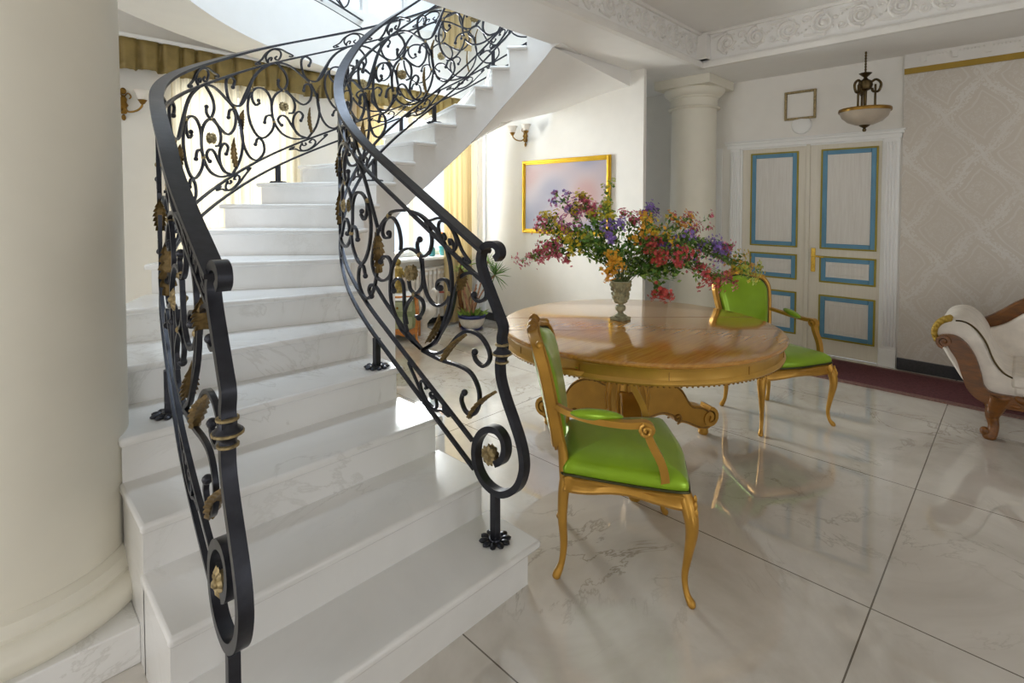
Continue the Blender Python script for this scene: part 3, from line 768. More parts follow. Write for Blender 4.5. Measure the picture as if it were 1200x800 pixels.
def build_rail(name, label, rail, panels, posts, newel_x, post_foot):
    base, _ = rail.pt(.12, RS)
    t = thing(name, label, 'balustrade', (base.x, base.y, RS), world=True, group=None)
    L = rail.len-.02
    def run(q0, q1, off, w, th, mat='iron', nm='rail', step=.035):
        k = int((q1-q0)/step); P = []; N = []
        for i in range(k+1):
            p, n = rail.h(q0+(q1-q0)*i/k, off if not callable(off) else off(q0+(q1-q0)*i/k)); P.append(p); N.append(n)
        return obj(nm, MB().sweep(P, N, w, th), mat, t, smooth=35)
    q_n = tr(c2([(505,480)]))[0]
    # fit the rail heights at the newel to the traced ones
    def dz(q, target, off):   # ease from the traced start value to the regular offset
        _, z, _ = rail.at(q); return off
    run(.215, L, HAND, .056, .016, nm='handrail')
    run(.24, L, SUB, .016, .014, nm='upper_rail')
    run(.30, L, LOW, .016, .014, nm='lower_rail')
    run(.29, L, BOT, .016, .014, nm='bottom_rail')
    def bars(lst, fn, th, w=.014, k=4):
        m = MB()
        for q, x in [(q if isinstance(q, tuple) else (q, th)) for q in lst]:
            PN = [fn(p[0], p[1]) for p in spl(q, k)]
            m.sweep([p for p, n in PN], [n for p, n in PN], w, x)
        return m
    # newel bar with its volutes
    PN = [rail.pt(p[0], p[1]) for p in spl(NEWEL, 5)]
    nw = obj('newel', MB().sweep([p for p, n in PN], [n for p, n in PN], .036, .026), 'iron', t, smooth=35)
    pc, n = rail.pt(*tr(c2([(612,122)]))[0])
    cl = obj('collar', MB().lathe([(.017, -.042), (.024, -.036), (.020, -.026), (.024, -.014), (.036, -.006), (.036, .004), (.024, .014), (.020, .024), (.025, .034), (.017, .042)], pc, 20), 'iron', nw)
    for z, r in ((-.034, .0245), (-.002, .0365), (.034, .0255)): obj('collar_ring', MB().lathe([(r-.004, z-.005), (r+.002, z-.003), (r+.002, z+.003), (r-.004, z+.005)], pc, 20), 'gilt', cl)
    m = MB(); c0, n = rail.pt(*N_ROS); rosette(m, c0, n, .042); m.lathe([(.028, -.012), (.028, .012)], c0, 16, ax='x'); obj('rosette', m, 'gilt', nw)
    # first panel
    m = bars(A_BARS, rail.pt, .012, .015)
    for q, z in A_BLOB: c0, n = rail.pt(q, z); m.sphere(c0, .015, 9, 6)
    pa = obj('scroll_panel', m, 'iron', t, smooth=35)
    m = MB(); c0, n = rail.pt(*A_ROS); rosette(m, c0, n, .040); obj('rosette', m, 'gilt', pa)
    for (ab, w, sd) in A_LEAF:
        m = MB(); a, n = rail.pt(*ab[0]); e, _ = rail.pt(*ab[1]); leafmesh(m, a, e, w, n, n, sd); obj('leaf', m, 'bronze', pa, smooth=50)
    for q, z in A_COL: obj('clasp', MB().sphere(rail.pt(q, z)[0], .014, 8, 5), 'gilt', pa)
    # repeating panels
    for q0, W in panels:
        def fb(u, v):
            q = min(L, max(.02, q0+u*W)); return rail.h(q, LOW+(SUB-LOW)*v)
        ok = lambda lst: [q for q in lst if all(.03 < q0+u*W < L for u, v in q)]
        m = bars(ok(B_BARS), fb, .0132, .0145, 3)
        for u, v in ok([[q] for q in B_BLOB]) and [q[0] for q in ok([[q] for q in B_BLOB])]: m.sphere(fb(u, v)[0], .0145, 8, 5)
        p_ = obj('scroll_panel', m, 'iron', t, smooth=35)
        m = MB(); c0, n = fb(*B_ROS); rosette(m, c0, n, .041); obj('rosette', m, 'gilt', p_)
        for (ab, w) in B_LEAF:
            m = MB(); a, n = fb(*ab[0]); e, _ = fb(*ab[1]); leafmesh(m, a, e, w, n, n); obj('leaf', m, 'bronze', p_, smooth=50)
        for u, v in B_COL: obj('clasp', MB().sphere(fb(u, v)[0], .0135, 7, 5), 'gilt', p_)
        # crest ornaments between the paired rails
        for uc, lo, hi, inv in ((.45, SUB, HAND, 0), (.875, BOT, LOW, 1)):
            if q0+(uc+.26)*W > L: continue
            def fo(u, v):
                vv = 1-v if inv else v
                q = min(L, max(.02, q0+(uc+u)*W)); return rail.h(q, lo+.012+(hi-lo-.024)*(.06+.88*vv))
            obj('crest_scroll', bars(OM, fo, .010, .012, 3), 'iron', t, smooth=35)
    for qc, lo, hi, inv in ((.46, SUB, HAND, 0), (.60, BOT, LOW, 1)):
        def fo(u, v):
            vv = 1-v if inv else v
            return rail.h(qc+u*.62, lo+.012+(hi-lo-.024)*(.06+.88*vv))
        obj('crest_scroll', bars(OM, fo, .010, .012, 3), 'iron', t, smooth=35)
    # posts with petalled foot plates
    for q, zf, ztop in posts:
        p, zz, n = rail.at(q); top = ztop if ztop else zz+BOT
        pp = obj('post', MB().sweep([V((p.x, p.y, zf)), V((p.x, p.y, top))], n, .03, .03), 'iron', t, smooth=0, bevel=.002)
        m = MB()
        m.lathe([(0, .016), (.026, .014), (.030, .006), (.030, 0)], (p.x, p.y, zf), 16)
        for i in range(10):
            a = 2*PI*i/10; m.sphere((p.x+.044*math.cos(a), p.y+.044*math.sin(a), zf+.006), .017, 8, 5, (1.25, .85, .55), Matrix.Rotation(a, 3, 'Z'))
        obj('foot_plate', m, 'iron', pp)
    return t
rin = Rail(1.40, 1.05, 1.03, 0, 1)
rout = Rail(.42, 1.92, 1.91, 0, 1, lambda y: .42+.05*(y-1.3)+.055*max(0, (y-2.0)/.5)**2)
def s_at_phi(rail, r, phi):
    best = min(range(len(rail.P)), key=lambda i: (rail.P[i]-pol(phi, r)).length); return rail.S[best]
Wp = .80
so = lambda ph: s_at_phi(rout, 1.91, ph)
si = lambda ph: s_at_phi(rin, 1.03, ph)
o40 = so(41)-.45*Wp
pan_o = [(o40+Wp*k, Wp) for k in range(-1, 7) if o40+Wp*(k+.9) < rout.len]
Wi = .66
pan_i = [(1.02+Wi*k, Wi) for k in range(0, 6) if 1.02+Wi*(k+.9) < rin.len]
build_rail('balustrade', 'black wrought-iron balustrade on the outer side of the stairs beside the massive column', rout, pan_o,
           [(.115, RS, .36), (so(-1)-.02 if 0 else 1.10, 4*RS, None), (so(66), 10*RS, None), (so(104), 13*RS, None), (so(131), 16*RS, None)], .42, RS)
build_rail('balustrade', 'black wrought-iron balustrade on the inner side of the stairs, facing the table', rin, pan_i,
           [(.165, RS, .36), (1.04, 4*RS, None), (si(67), 10*RS, None), (si(102), 13*RS, None), (si(131), 16*RS, None)], 1.40, RS)
# gallery railing round the opening upstairs
gp = [p+(p-SC).normalized()*.06 for p in resample([q for q in Br if q.x > .9], 60)]
t = thing('gallery_railing', 'black scrolled iron railing round the opening upstairs, cut by the photo edge', 'railing', (gp[30].x, gp[30].y, HU), world=True)
GL = [0]
for i in range(1, 60): GL.append(GL[-1]+(gp[i]-gp[i-1]).length)
def gat(q, z):
    q = min(GL[-1]-1e-4, max(0, q)); k = max(i for i in range(59) if GL[i] <= q); u = (q-GL[k])/(GL[k+1]-GL[k]); p = gp[k].lerp(gp[k+1], u); d = (gp[k+1]-gp[k]).normalized()
    return V((p.x, p.y, z)), V((d.y, -d.x, 0))
for nm, z, w in (('bottom_rail', HU+.03, .016), ('lower_rail', HU+.12, .016), ('upper_rail', HU+.80, .016), ('handrail', HU+.92, .05)):
    PN = [gat(GL[-1]*i/59, z) for i in range(60)]; obj(nm, MB().sweep([p for p, n in PN], [n for p, n in PN], w, .014), 'iron', t, smooth=35)
k = int(GL[-1]/.74)
for i in range(k):
    m = MB()
    for q in B_BARS:
        PN = [gat((i+.1+u)*.74, HU+.12+.68*v) for u, v in spl(q, 3)]; m.sweep([p for p, n in PN], [n for p, n in PN], .013, .011)
    obj('scroll_panel', m, 'iron', t, smooth=35)

# ================================================================== FURNITURE
def make_chair(name, label, loc, rz):
    """gilded armchair, +x forward; seat trapezoid, cabriole legs"""
    t = thing(name, label, 'armchair', loc, rz)
    def leg(pts, rad):
        P = spl(pts, 4); Rr = []
        Rf = spl([(r, 0) for r in rad], 4); Rr = [max(.006, q.x) for q in Rf]
        return MB().tube(P, Rr, 10)
    for s in (-1, 1):
        l = obj('leg', leg([(.222, s*.262, .415), (.238, s*.282, .36), (.246, s*.290, .29), (.236, s*.278, .19), (.226, s*.268, .10), (.232, s*.276, .04), (.246, s*.292, .012), (.248, s*.294, 0)],
            [.026, .029, .024, .0165, .0125, .0115, .016, .012]), 'gold', t)
        m = MB()
        for k in range(5): m.sphere((.258, s*(.282+.010*(k-2)), .40-.02*abs(k-2)), .011, 7, 5, (.7, .6, 1.8))
        obj('carving', m, 'gold', l)
        obj('leg', leg([(-.222, s*.180, .42), (-.232, s*.186, .34), (-.236, s*.190, .24), (-.230, s*.188, .14), (-.238, s*.192, .06), (-.258, s*.202, .012), (-.262, s*.205, 0)],
            [.024, .023, .019, .0155, .013, .017, .012]), 'gold', t)
    # serpentine seat rail
    loop = spl([(.262, 0), (.250, .13), (.235, .255), (.215, .283), (.10, .272), (-.05, .245), (-.19, .212), (-.232, .195), (-.238, .08), (-.238, -.08), (-.232, -.195), (-.19, -.212), (-.05, -.245), (.10, -.272), (.215, -.283), (.235, -.255), (.250, -.13)], 5, True)
    n = len(loop); vs = []; fs = []
    for i, p in enumerate(loop):
        a = math.atan2(p.y, p.x); side = abs(math.sin(a))
        dip = .012*math.cos(4*a)-.012*max(0, math.cos(a))**6
        zb_ = .368+dip*1.2
        for r, z in ((.94, zb_+.01), (1.0, zb_), (1.03, zb_+.012), (1.0, zb_+.03), (1.03, .412), (.99, .424), (.92, .424)):
            vs.append((p.x*r, p.y*r, z))
    K = 7
    for i in range(n):
        j = (i+1) % n
        for k in range(K): fs.append((i*K+k, j*K+k, j*K+(k+1) % K, i*K+(k+1) % K))
    obj('seat_rail', MB().add(vs, fs), 'gold', t, smooth=50)
    # cushioned seat
    def seat(u, v):
        p = loop[int(round(u*n)) % n]
        prof = [(.99, .422), (1.015, .435), (1.02, .452), (.985, .472), (.90, .488), (.72, .502), (.45, .512), (.2, .515), (0, .516)]
        r, z = prof[int(round(v*8))]
        return (p.x*r, p.y*r, z)
    obj('seat', MB().grid(n, 9, seat, wrap=True), 'green', t, smooth=80)
    obj('nail_trim', MB().tube([(p.x*1.022, p.y*1.022, .429) for p in loop], .006, 5, closed=True), 'nails', t)
    # backrest: moulded frame, upholstery, crest
    lean = lambda z: -.228-.15*(z-.46)-.12*max(0, z-.46)**2
    half = [(0, .505), (.10, .508), (.175, .53), (.200, .60), (.214, .70), (.228, .80), (.232, .87), (.205, .925), (.16, .945), (.11, .955), (.05, .972), (0, .978)]
    bl = spl(half+[(-y, z) for y, z in half[-2:0:-1]], 4, True)
    fr = MB().sweep([V((lean(q.y)-.03*(1-(q.x/.24)**2), q.x, q.y)) for q in bl], V((1, 0, .3)), .036, .032, closed=True)
    fr.tube([(lean(q.y)-.03*(1-(q.x/.24)**2)+.018, q.x, q.y) for q in bl], .0095, 6, closed=True)
    fr.tube([(lean(q.y)-.03*(1-(q.x/.24)**2)-.018, q.x, q.y) for q in bl], .0095, 6, closed=True)
    for s in (-1, 1): fr.tube([(-.226, s*.182, .40), (lean(.5), s*.182, .5), (lean(.58), s*.190, .58)], [.024, .021, .017], 8)
    for s in (-1, 1): fr.sphere((lean(.94), s*.205, .938), .020, 8, 6, (.9, 1, 1))
    fo = obj('back_frame', fr, 'gold', t, smooth=45)
    m = MB()
    for k in range(7):
        y = (k-3)*.028; m.sphere((lean(.985)-.028, y, .990-abs(k-3)*.007), .026, 8, 6, (.9, .75, 1.25 if k % 2 else .95))
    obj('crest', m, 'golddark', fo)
    for nm, sg in (('backrest', 1), ('back_cover', -1)):
        def pad(u, v):
            q = bl[int(round(u*len(bl))) % len(bl)]
            f = [.93, .90, .84, .70, .45, .2, 0][int(round(v*6))]; d = [0, .016, .028, .036, .042, .045, .046][int(round(v*6))]
            y, z = q.x*f, .735+(q.y-.735)*f
            return (lean(z)-.03*(1-(y/.24)**2)+sg*(.012+d*(1 if sg > 0 else .45)), y, z)
        p = obj(nm, MB().grid(len(bl), 7, pad, wrap=True), 'green', t, smooth=80)
        obj('nail_trim', MB().tube([(lean(.735+(q.y-.735)*.93)-.03*(1-(q.x*.93/.24)**2)+sg*.018, q.x*.93, .735+(q.y-.735)*.93) for q in bl], .005, 5, closed=True), 'nails', p)
    # arms
    for s in (-1, 1):
        top = spl([(lean(.70)+.01, s*.215, .705), (-.22, s*.245, .695), (-.12, s*.275, .68), (0, s*.290, .675), (.07, s*.292, .680), (.095, s*.290, .665), (.085, s*.286, .640), (.10, s*.284, .60), (.135, s*.280, .53), (.150, s*.270, .46), (.140, s*.262, .41)], 4)
        nn = len(top)
        a = obj('arm', MB().sweep(top, V((0, 1, 0)), [.025+.010*math.sin(PI*i/(nn-1)) for i in range(nn)], [.021+.012*(i/(nn-1)) for i in range(nn)]), 'gold', t, bevel=.006, smooth=50)
        m = MB()
        sp = spiral(.075, .662, .026, 1.4, 1, PI*.6, 14)
        for yy in (.312, .270): m.tube([(p.x, s*yy, p.y) for p in sp], [.007]*15, 6)
        obj('volute', m, 'gold', a)
        obj('arm_pad', MB().sphere((-.105, s*.272, .698), 1, 16, 8, (.105, .025, .022), Matrix.Rotation(-s*.20, 3, 'Z') @ Matrix.Rotation(.11, 3, 'Y')), 'green', t)
    return t
rz1 = math.atan2(-.795, .606)
ch = make_chair('armchair', 'gilded armchair in lime green leather beside the stairs, side on, seat fully in view', (1.905, 1.222, 0), rz1)
c2_ = dup(ch, (3.88, 1.245, 0), math.atan2(-.863, -.504), 'gilded armchair in lime green leather behind the round table, in front of the doors')

# ---- round pedestal table
TC = (2.80, 1.675)
t = thing('pedestal_table', 'round honey-coloured pedestal table with gilded apron carrying the flower urn', 'table', (TC[0], TC[1], 0), world=True)
TR = .825
obj('tabletop', MB().lathe([(0, .745), (TR-.01, .745), (TR, .752), (TR+.002, .760), (TR-.004, .768), (TR-.016, .771), (0, .771)], (TC[0], TC[1], 0), 128), 'tabletop', t, smooth=30)
o = obj('apron', MB().lathe([(TR-.10, .745), (TR-.012, .745), (TR-.018, .735), (TR-.022, .725), (TR-.022, .690), (TR-.016, .682), (TR-.012, .672), (TR-.018, .662), (TR-.06, .660), (TR-.10, .665)], (TC[0], TC[1], 0), 128), 'tablegold', t, smooth=30)
m = MB()
for i in range(190):
    a = 2*PI*i/190; m.sphere((TC[0]+(TR-.022)*math.cos(a), TC[1]+(TR-.022)*math.sin(a), .660), .0062, 5, 4)
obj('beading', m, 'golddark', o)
m = MB()
for i in range(12):
    a = 2*PI*i/12+.2; d = V((math.cos(a), math.sin(a), 0)); c = V((TC[0], TC[1], 0))+d*(TR-.021)
    m.sweep([c+V((0, 0, .688)), c+V((0, 0, .728))], d, .003, .003)
obj('apron_joint', m, 'golddark', o, smooth=0)
sd = V((.714, -.70, 0)); pc = V((TC[0], TC[1], .7713))
m = MB()
for off in (.16, -.16):
    hw = math.sqrt((TR-.015)**2-off**2); q = V((.70, .714, 0))*off
    m.sweep([pc+q-sd*hw, pc+q+sd*hw], V((0, 0, 1)), .0006, .003)
obj('leaf_joint', m, 'mahog', t, smooth=0)
PCX, PCY = 2.765, 1.715
ped = obj('pedestal', MB().lathe([(0, .66), (.20, .66), (.195, .635), (.15, .60), (.115, .575), (.105, .55), (.128, .535), (.128, .515), (.108, .50), (.098, .47), (.11, .42), (.125, .36), (.128, .30), (.12, .24), (.13, .22), (.13, .17), (.10, .14), (.05, .12), (0, .11)], (PCX, PCY, 0), 40), 'gold', t, smooth=40)
m = MB()
for i in range(26):
    a = 2*PI*i/26; m.tube([(PCX+r*math.cos(a), PCY+r*math.sin(a), z) for r, z in ((.19, .648), (.165, .615), (.13, .588))], .011, 5)
for i in range(12):
    a = 2*PI*i/12+.1; m.tube([(PCX+r*math.cos(a), PCY+r*math.sin(a), z) for r, z in ((.102, .48), (.116, .40), (.129, .32), (.123, .24))], .012, 5)
obj('gadrooning', m, 'gold', ped, smooth=60)
for ang in (-26, 97, 216):
    a = math.radians(ang); d = V((math.cos(a), math.sin(a), 0)); s_ = V((-d.y, d.x, 0)); c = V((PCX, PCY, 0))
    top = spl([(.06, .40), (.12, .385), (.20, .40), (.29, .385), (.37, .33), (.42, .255), (.46, .215), (.52, .20), (.575, .175), (.61, .12), (.61, .085)], 4)
    bot = spl([(.06, .17), (.14, .18), (.22, .19), (.30, .165), (.345, .12), (.38, .115), (.42, .10), (.47, .075), (.53, .05), (.58, .045), (.61, .06)], 4)
    n = len(top); vs = []; fs = []
    for i in range(n):
        for q in (top[i], bot[i]):
            pass
    m = MB()
    for i in range(n):
        wd = .052-.014*i/n
        for sgn, ee in ((-1, 1), (1, 1)):
            pass
        vs += [c+d*top[i].x+V((0, 0, top[i].y))-s_*wd, c+d*top[i].x+V((0, 0, top[i].y))+s_*wd, c+d*bot[i].x+V((0, 0, bot[i].y))+s_*wd, c+d*bot[i].x+V((0, 0, bot[i].y))-s_*wd]
    for i in range(n-1):
        for k in range(4): fs.append((i*4+k, i*4+(k+1) % 4, i*4+4+(k+1) % 4, i*4+4+k))
    fs += [(3, 2, 1, 0), (n*4-4, n*4-3, n*4-2, n*4-1)]
    m.add(vs, fs)
    L_ = obj('leg', m, 'gold', t, smooth=35, bevel=.006)
    m = MB()
    sp = spiral(.592, .118, .062, 1.5, -1, PI*.5, 22)
    m.sweep([c+d*p.x+V((0, 0, p.y)) for p in sp], s_, .098, .024)
    obj('scroll_foot', m, 'gold', L_, smooth=40, bevel=.004)
    m = MB()
    sp2 = spiral(.335, .15, .034, 1.3, 1, -PI*.5, 16)
    for sg in (-1, 1):
        m.tube([c+d*p.x+V((0, 0, p.y))+s_*sg*.05 for p in sp2], .007, 5)
        m.tube([c+d*p.x+V((0, 0, p.y-.012))+s_*sg*(.052-.014*i/n) for i, p in enumerate(top)], .006, 5)
        m.tube([c+d*p.x+V((0, 0, p.y+.012))+s_*sg*(.052-.014*i/n) for i, p in enumerate(bot)], .006, 5)
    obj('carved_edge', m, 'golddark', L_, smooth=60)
    obj('foot_pad', MB().lathe([(.028, 0), (.034, .012), (.030, .04), (.03, .06)], c+d*.575, 14), 'gold', L_)

# ---- scrolled sofa at the picture edge
t = thing('sofa', 'cream brocade sofa with carved wooden frame and rolled arm standing on the runner', 'sofa', (4.85, -.2, 0), world=True)
X0, X1, YE = 4.47, 5.22, -1.3
armprof = spl([(.10, .25), (.17, .25), (.25, .33), (.315, .44), (.37, .545), (.405, .625), (.39, .69), (.345, .73), (.28, .742), (.22, .71), (.165, .63), (.125, .52), (.08, .45), (.03, .42), (-.03, .40), (-.03, .27)], 4)
m = MB().prism([(p.x, p.y) for p in armprof], lambda p, k: (X0+.035 if not k else X1-.02, p[0], p[1]))
ar = obj('arm', m, 'cream', t, smooth=40, bevel=.018, bseg=3)
obj('piping', MB().tube([(X0+.036, p.x-.012, p.y-.012) for p in armprof[30:-6]], .006, 6), 'darkbrass', ar)
m = MB().box((X0+.03, YE, .30), (X1-.1, .02, .365)); obj('seat_base', m, 'cream', t, smooth=0, bevel=.02)
m = MB().grid(24, 10, lambda u, v: (X0+.02+(X1-.12-X0)*v, .02+(YE-.02)*u, .40+.045*math.sin(PI*min(1, max(0, v*.9+.12)))*min(1, u*9+.3)))
m2 = MB().box((X0+.025, YE, .345), (X1-.08, .03, .425)); obj('seat', m2.merge(m), 'cream', t, smooth=50, bevel=.02)
# carved front rail with S-shaped arm face
fr = spl([(.365, .590), (.335, .600), (.295, .580), (.245, .50), (.215, .40), (.190, .315), (.13, .265), (.0, .26), (-.3, .28), (-.7, .27), (YE, .28)], 6)
wd = [.05+.05*min(1, i/14)-.02*min(1, max(0, (i-24)/12)) for i in range(len(fr))]
fo = obj('front_frame', MB().sweep([V((X0+.02, p.x, p.y)) for p in fr], V((1, 0, 0)), .055, wd), 'mahog', t, smooth=45, bevel=.010, bseg=3)
m = MB(); sp = spiral(.352, .590, .042, 1.6, 1, -PI*.45, 22)
m.sweep([V((X0+.008, p.x, p.y)) for p in sp], V((1, 0, 0)), .07, .018); m.sphere((X0-.012, .352, .590), .018, 10, 6)
obj('volute', m, 'mahog', fo, smooth=45)
m = MB()
for k in range(9):
    y = .06-.085*k; m.sphere((X0-.008, y, .275+.012*(k % 2)), .030, 9, 6, (.45, 1.3, .75), Matrix.Rotation(.5*(1 if k % 2 else -1), 3, 'X'))
    m.sphere((X0-.012, y+.03, .245), .018, 8, 5, (.5, 1.4, .7))
obj('carving', m, 'mahog', fo)
def sofaleg(x, y, sg):
    P = spl([(x, y-.01, .28), (x, y+.005, .22), (x, y+.02, .15), (x-.004, y+.012, .09), (x-.012, y+.018, .045), (x-.014, y+.03, .018), (x-.014, y+.03, 0)], 4)
    rr = [max(.02, q.x) for q in spl([(.062, 0), (.052, 0), (.036, 0), (.028, 0), (.03, 0), (.036, 0), (.026, 0)], 4)]
    m = MB().tube(P, rr, 12)
    m.sphere((x-.02, y+.052, .045), .030, 10, 7, (.9, .9, 1)); m.sphere((x-.024, y+.02, .17), .024, 9, 6, (.7, 1, 1.8))
    return obj('leg', m, 'mahog', t, smooth=60)
sofaleg(X0+.03, .09, 1); sofaleg(X1-.05, .10, 1); sofaleg(X0+.03, -1.2, 1); sofaleg(X1-.05, -1.2, 1)
# back: upholstery under a swept, carved crest rail
cr = spl([(.34, .625), (.26, .610), (.17, .610), (.07, .66), (-.04, .755), (-.22, .86), (-.45, .92), (-.8, .94), (YE, .94)], 6)
crw = [.045+.095*min(1, i/18) for i in range(len(cr))]
bo = obj('crest_rail', MB().sweep([V((X1-.01, p.x, p.y)) for p in cr], V((1, 0, .1)), .06, crw), 'mahog', t, smooth=45, bevel=.012, bseg=3)
m = MB()
for dy, dz, r in ((.33, .645, .026), (.365, .635, .022), (.30, .64, .022), (.345, .675, .016), (.27, .635, .018), (.375, .66, .013)): m.sphere((X1-.03, dy, dz), r, 9, 6, (.7, 1, 1))
obj('carving', m, 'mahog', bo)
poly = [(p.x, p.y-.02) for p in cr if p.x < .2]+[(YE, .38), (.2, .38)]
ob = obj('back_rest', MB().prism(poly, lambda p, k: (X1-.11+.06*(.9-p[1]) if not k else X1, p[0], p[1])), 'cream', t, smooth=40, bevel=.03, bseg=3)
m = MB()
fp = [p for p in armprof if p.x > .33 and p.y > .58]
for k, p in enumerate(fp):
    for xx in (.03, .055, .08): m.sphere((X0+xx+.006*(k % 2), p.x+.004, p.y), .019, 7, 5, (1, 1, 1.1))
obj('fringe', m, 'stripe', ar)

# ================================================================== URN AND FLOWERS
UB = V((2.815, 1.80, .7715))
t = thing('urn', 'small footed verdigris stone urn standing on the round table', 'vase', UB, world=True)
c = UB
m = MB().box((c.x-.048, c.y-.048, c.z), (c.x+.048, c.y+.048, c.z+.018)); obj('plinth', m, 'urn', t, smooth=0, bevel=.004)
obj('foot', MB().lathe([(.040, .018), (.042, .026), (.026, .034), (.018, .044), (.018, .052), (.030, .060), (.034, .074), (.030, .088), (.018, .094), (.018, .102), (.03, .108)], c, 24), 'urn', t)
cup = obj('cup', MB().lathe([(.0, .106), (.034, .106), (.043, .114), (.047, .150), (.053, .19), (.064, .232), (.070, .242), (.068, .248), (.060, .246), (.050, .20), (.042, .13), (0, .12)], c, 32), 'urn', t)
m = MB()
for i in range(9):
    a = 2*PI*i/9
    for z, r in ((.14, .046), (.165, .050), (.195, .055), (.218, .061)): m.sphere((c.x+r*math.cos(a+z*9), c.y+r*math.sin(a+z*9), c.z+z), .010, 6, 4, (1, 1, 1.4))
obj('relief', m, 'urn', cup)
MOUTH = UB+V((0, 0, .235))
DV = FWD.dot(MOUTH-CAM)
def floret(m, p, r, up):
    q = V(up).normalized().to_track_quat('Z', 'Y').to_matrix() @ Matrix.Rotation(R.random()*6, 3, 'Z')
    vs = [V((0, 0, -.2*r))]; fs = []
    for k in range(5):
        a = 2*PI*k/5
        vs += [V((math.cos(a-.5)*r*.75, math.sin(a-.5)*r*.75, .18*r)), V((math.cos(a)*r, math.sin(a)*r, .32*r)), V((math.cos(a+.5)*r*.75, math.sin(a+.5)*r*.75, .18*r))]
        fs.append((0, 1+k*3, 2+k*3, 3+k*3))
    m.add([q @ v+p for v in vs], fs)
def leaflet(m, p, d, L, w):
    d = V(d).normalized(); s = d.cross(V((R.gauss(0, 1), R.gauss(0, 1), R.gauss(0, 1)))).normalized(); n = d.cross(s)
    m.add([p, p+d*L*.45+s*w+n*.15*w, p+d*L, p+d*L*.45-s*w+n*.15*w], [(0, 1, 2), (0, 2, 3)])
def rv(s=1.0): return V((R.gauss(0, s), R.gauss(0, s), R.gauss(0, s)))
SPR = [
 # px, py, spread px (x, y), depth offset, colour, second colour, label
 (664, 238, 17, 15, .10, 'magenta', 'purple', 'large magenta and mauve flower spray, highest on the picture side of the bouquet'),
 (683, 238, 11, 14, .06, 'yellow', None, 'lemon yellow flower spray at the top, next to the magenta one'),
 (691, 241, 8, 8, -.02, 'pink', None, 'small pink flower spray wedged between two lemon yellow sprays'),
 (704, 248, 14, 10, -.05, 'yellow', 'bud', 'lemon yellow flower spray just below the tall green tip'),
 (711, 230, 6, 18, .04, 'bud', None, 'tall narrow green bud spray rising highest above the urn'),
 (637, 262, 9, 9, .10, 'pink', None, 'pink flower spray at the upper outer edge, over the frame corner'),
 (649, 264, 12, 16, .02, 'yellow', None, 'lemon yellow flower spray in front of the lower picture corner'),
 (666, 262, 13, 14, -.05, 'magenta', 'pink', 'magenta flower spray below the highest mauve cluster'),
 (668, 284, 18, 12, -.12, 'yellow', None, 'lemon yellow flower spray low on the stair side above the stems'),
 (644, 289, 12, 9, .0, 'crimson', 'pink', 'crimson flower spray reaching toward the stairs below the picture'),
 (622, 301, 15, 9, .06, 'pink', 'crimson', 'dusty pink flower spray reaching furthest toward the stairs'),
 (651, 300, 17, 8, -.08, 'crimson', 'pink', 'crimson spray lying on the lowest bare stem on the stair side'),
 (720, 269, 14, 13, -.12, 'purple', None, 'violet flower spray in the middle, above the urn'),
 (741, 251, 13, 9, .12, 'pink', 'crimson', 'rose pink flower spray at the top in front of the wall pier'),
 (764, 246, 8, 10, .15, 'purple', None, 'slim violet flower spike standing up in front of the column'),
 (752, 267, 12, 15, -.02, 'orange', None, 'amber flower spray in front of the pier, above the stems'),
 (772, 266, 18, 15, -.12, 'orange', 'yellow', 'broad amber yellow flower spray in front of the column'),
 (796, 256, 18, 9, .06, 'orange', 'crimson', 'amber and red flower spray at the top edge, across the column'),
 (818, 263, 18, 16, .10, 'crimson', 'pink', 'crimson pink flower spray beside the dark edge of the column'),
 (717, 309, 18, 16, -.22, 'orange', None, 'golden orange flower cluster hanging just over the urn rim'),
 (762, 288, 9, 9, -.10, 'red', None, 'small scarlet flower spray under the amber cluster'),
 (771, 300, 7, 7, -.16, 'red', None, 'tiny scarlet flower spray, second one below the amber cluster'),
 (806, 286, 17, 16, -.06, 'purple', None, 'violet flower spray in the middle of the long drooping side'),
 (783, 290, 12, 13, .02, 'purple', 'pink', 'pale violet flower spray between scarlet sprays and column'),
 (806, 306, 17, 13, -.20, 'red', 'crimson', 'scarlet flower spray below the violet ones on the drooping side'),
 (840, 297, 20, 13, .06, 'purple', 'pink', 'long mauve flower spray above the back of the far chair'),
 (830, 322, 18, 12, -.16, 'red', 'crimson', 'scarlet flower spray touching the sight line of the far chair top'),
 (777, 344, 10, 7, -.18, 'red', None, 'scarlet flower spray hanging lowest, down to the table top'),
 (869, 308, 13, 12, .0, 'orange', 'yellow', 'amber flower spray above the far green chair'),
 (881, 320, 12, 9, -.05, 'bud', 'yellow', 'yellow-green bud spray at the outermost drooping tip'),
 (852, 327, 14, 9, -.08, 'crimson', 'red', 'crimson flower spray over the crest of the far chair'),
 (848, 291, 9, 7, .12, 'pink', None, 'pink flower tip above the mauve spray near the doors'),
 (838, 288, 6, 8, -.04, 'purple', None, 'round violet flower tip among amber flowers near the doors'),
]
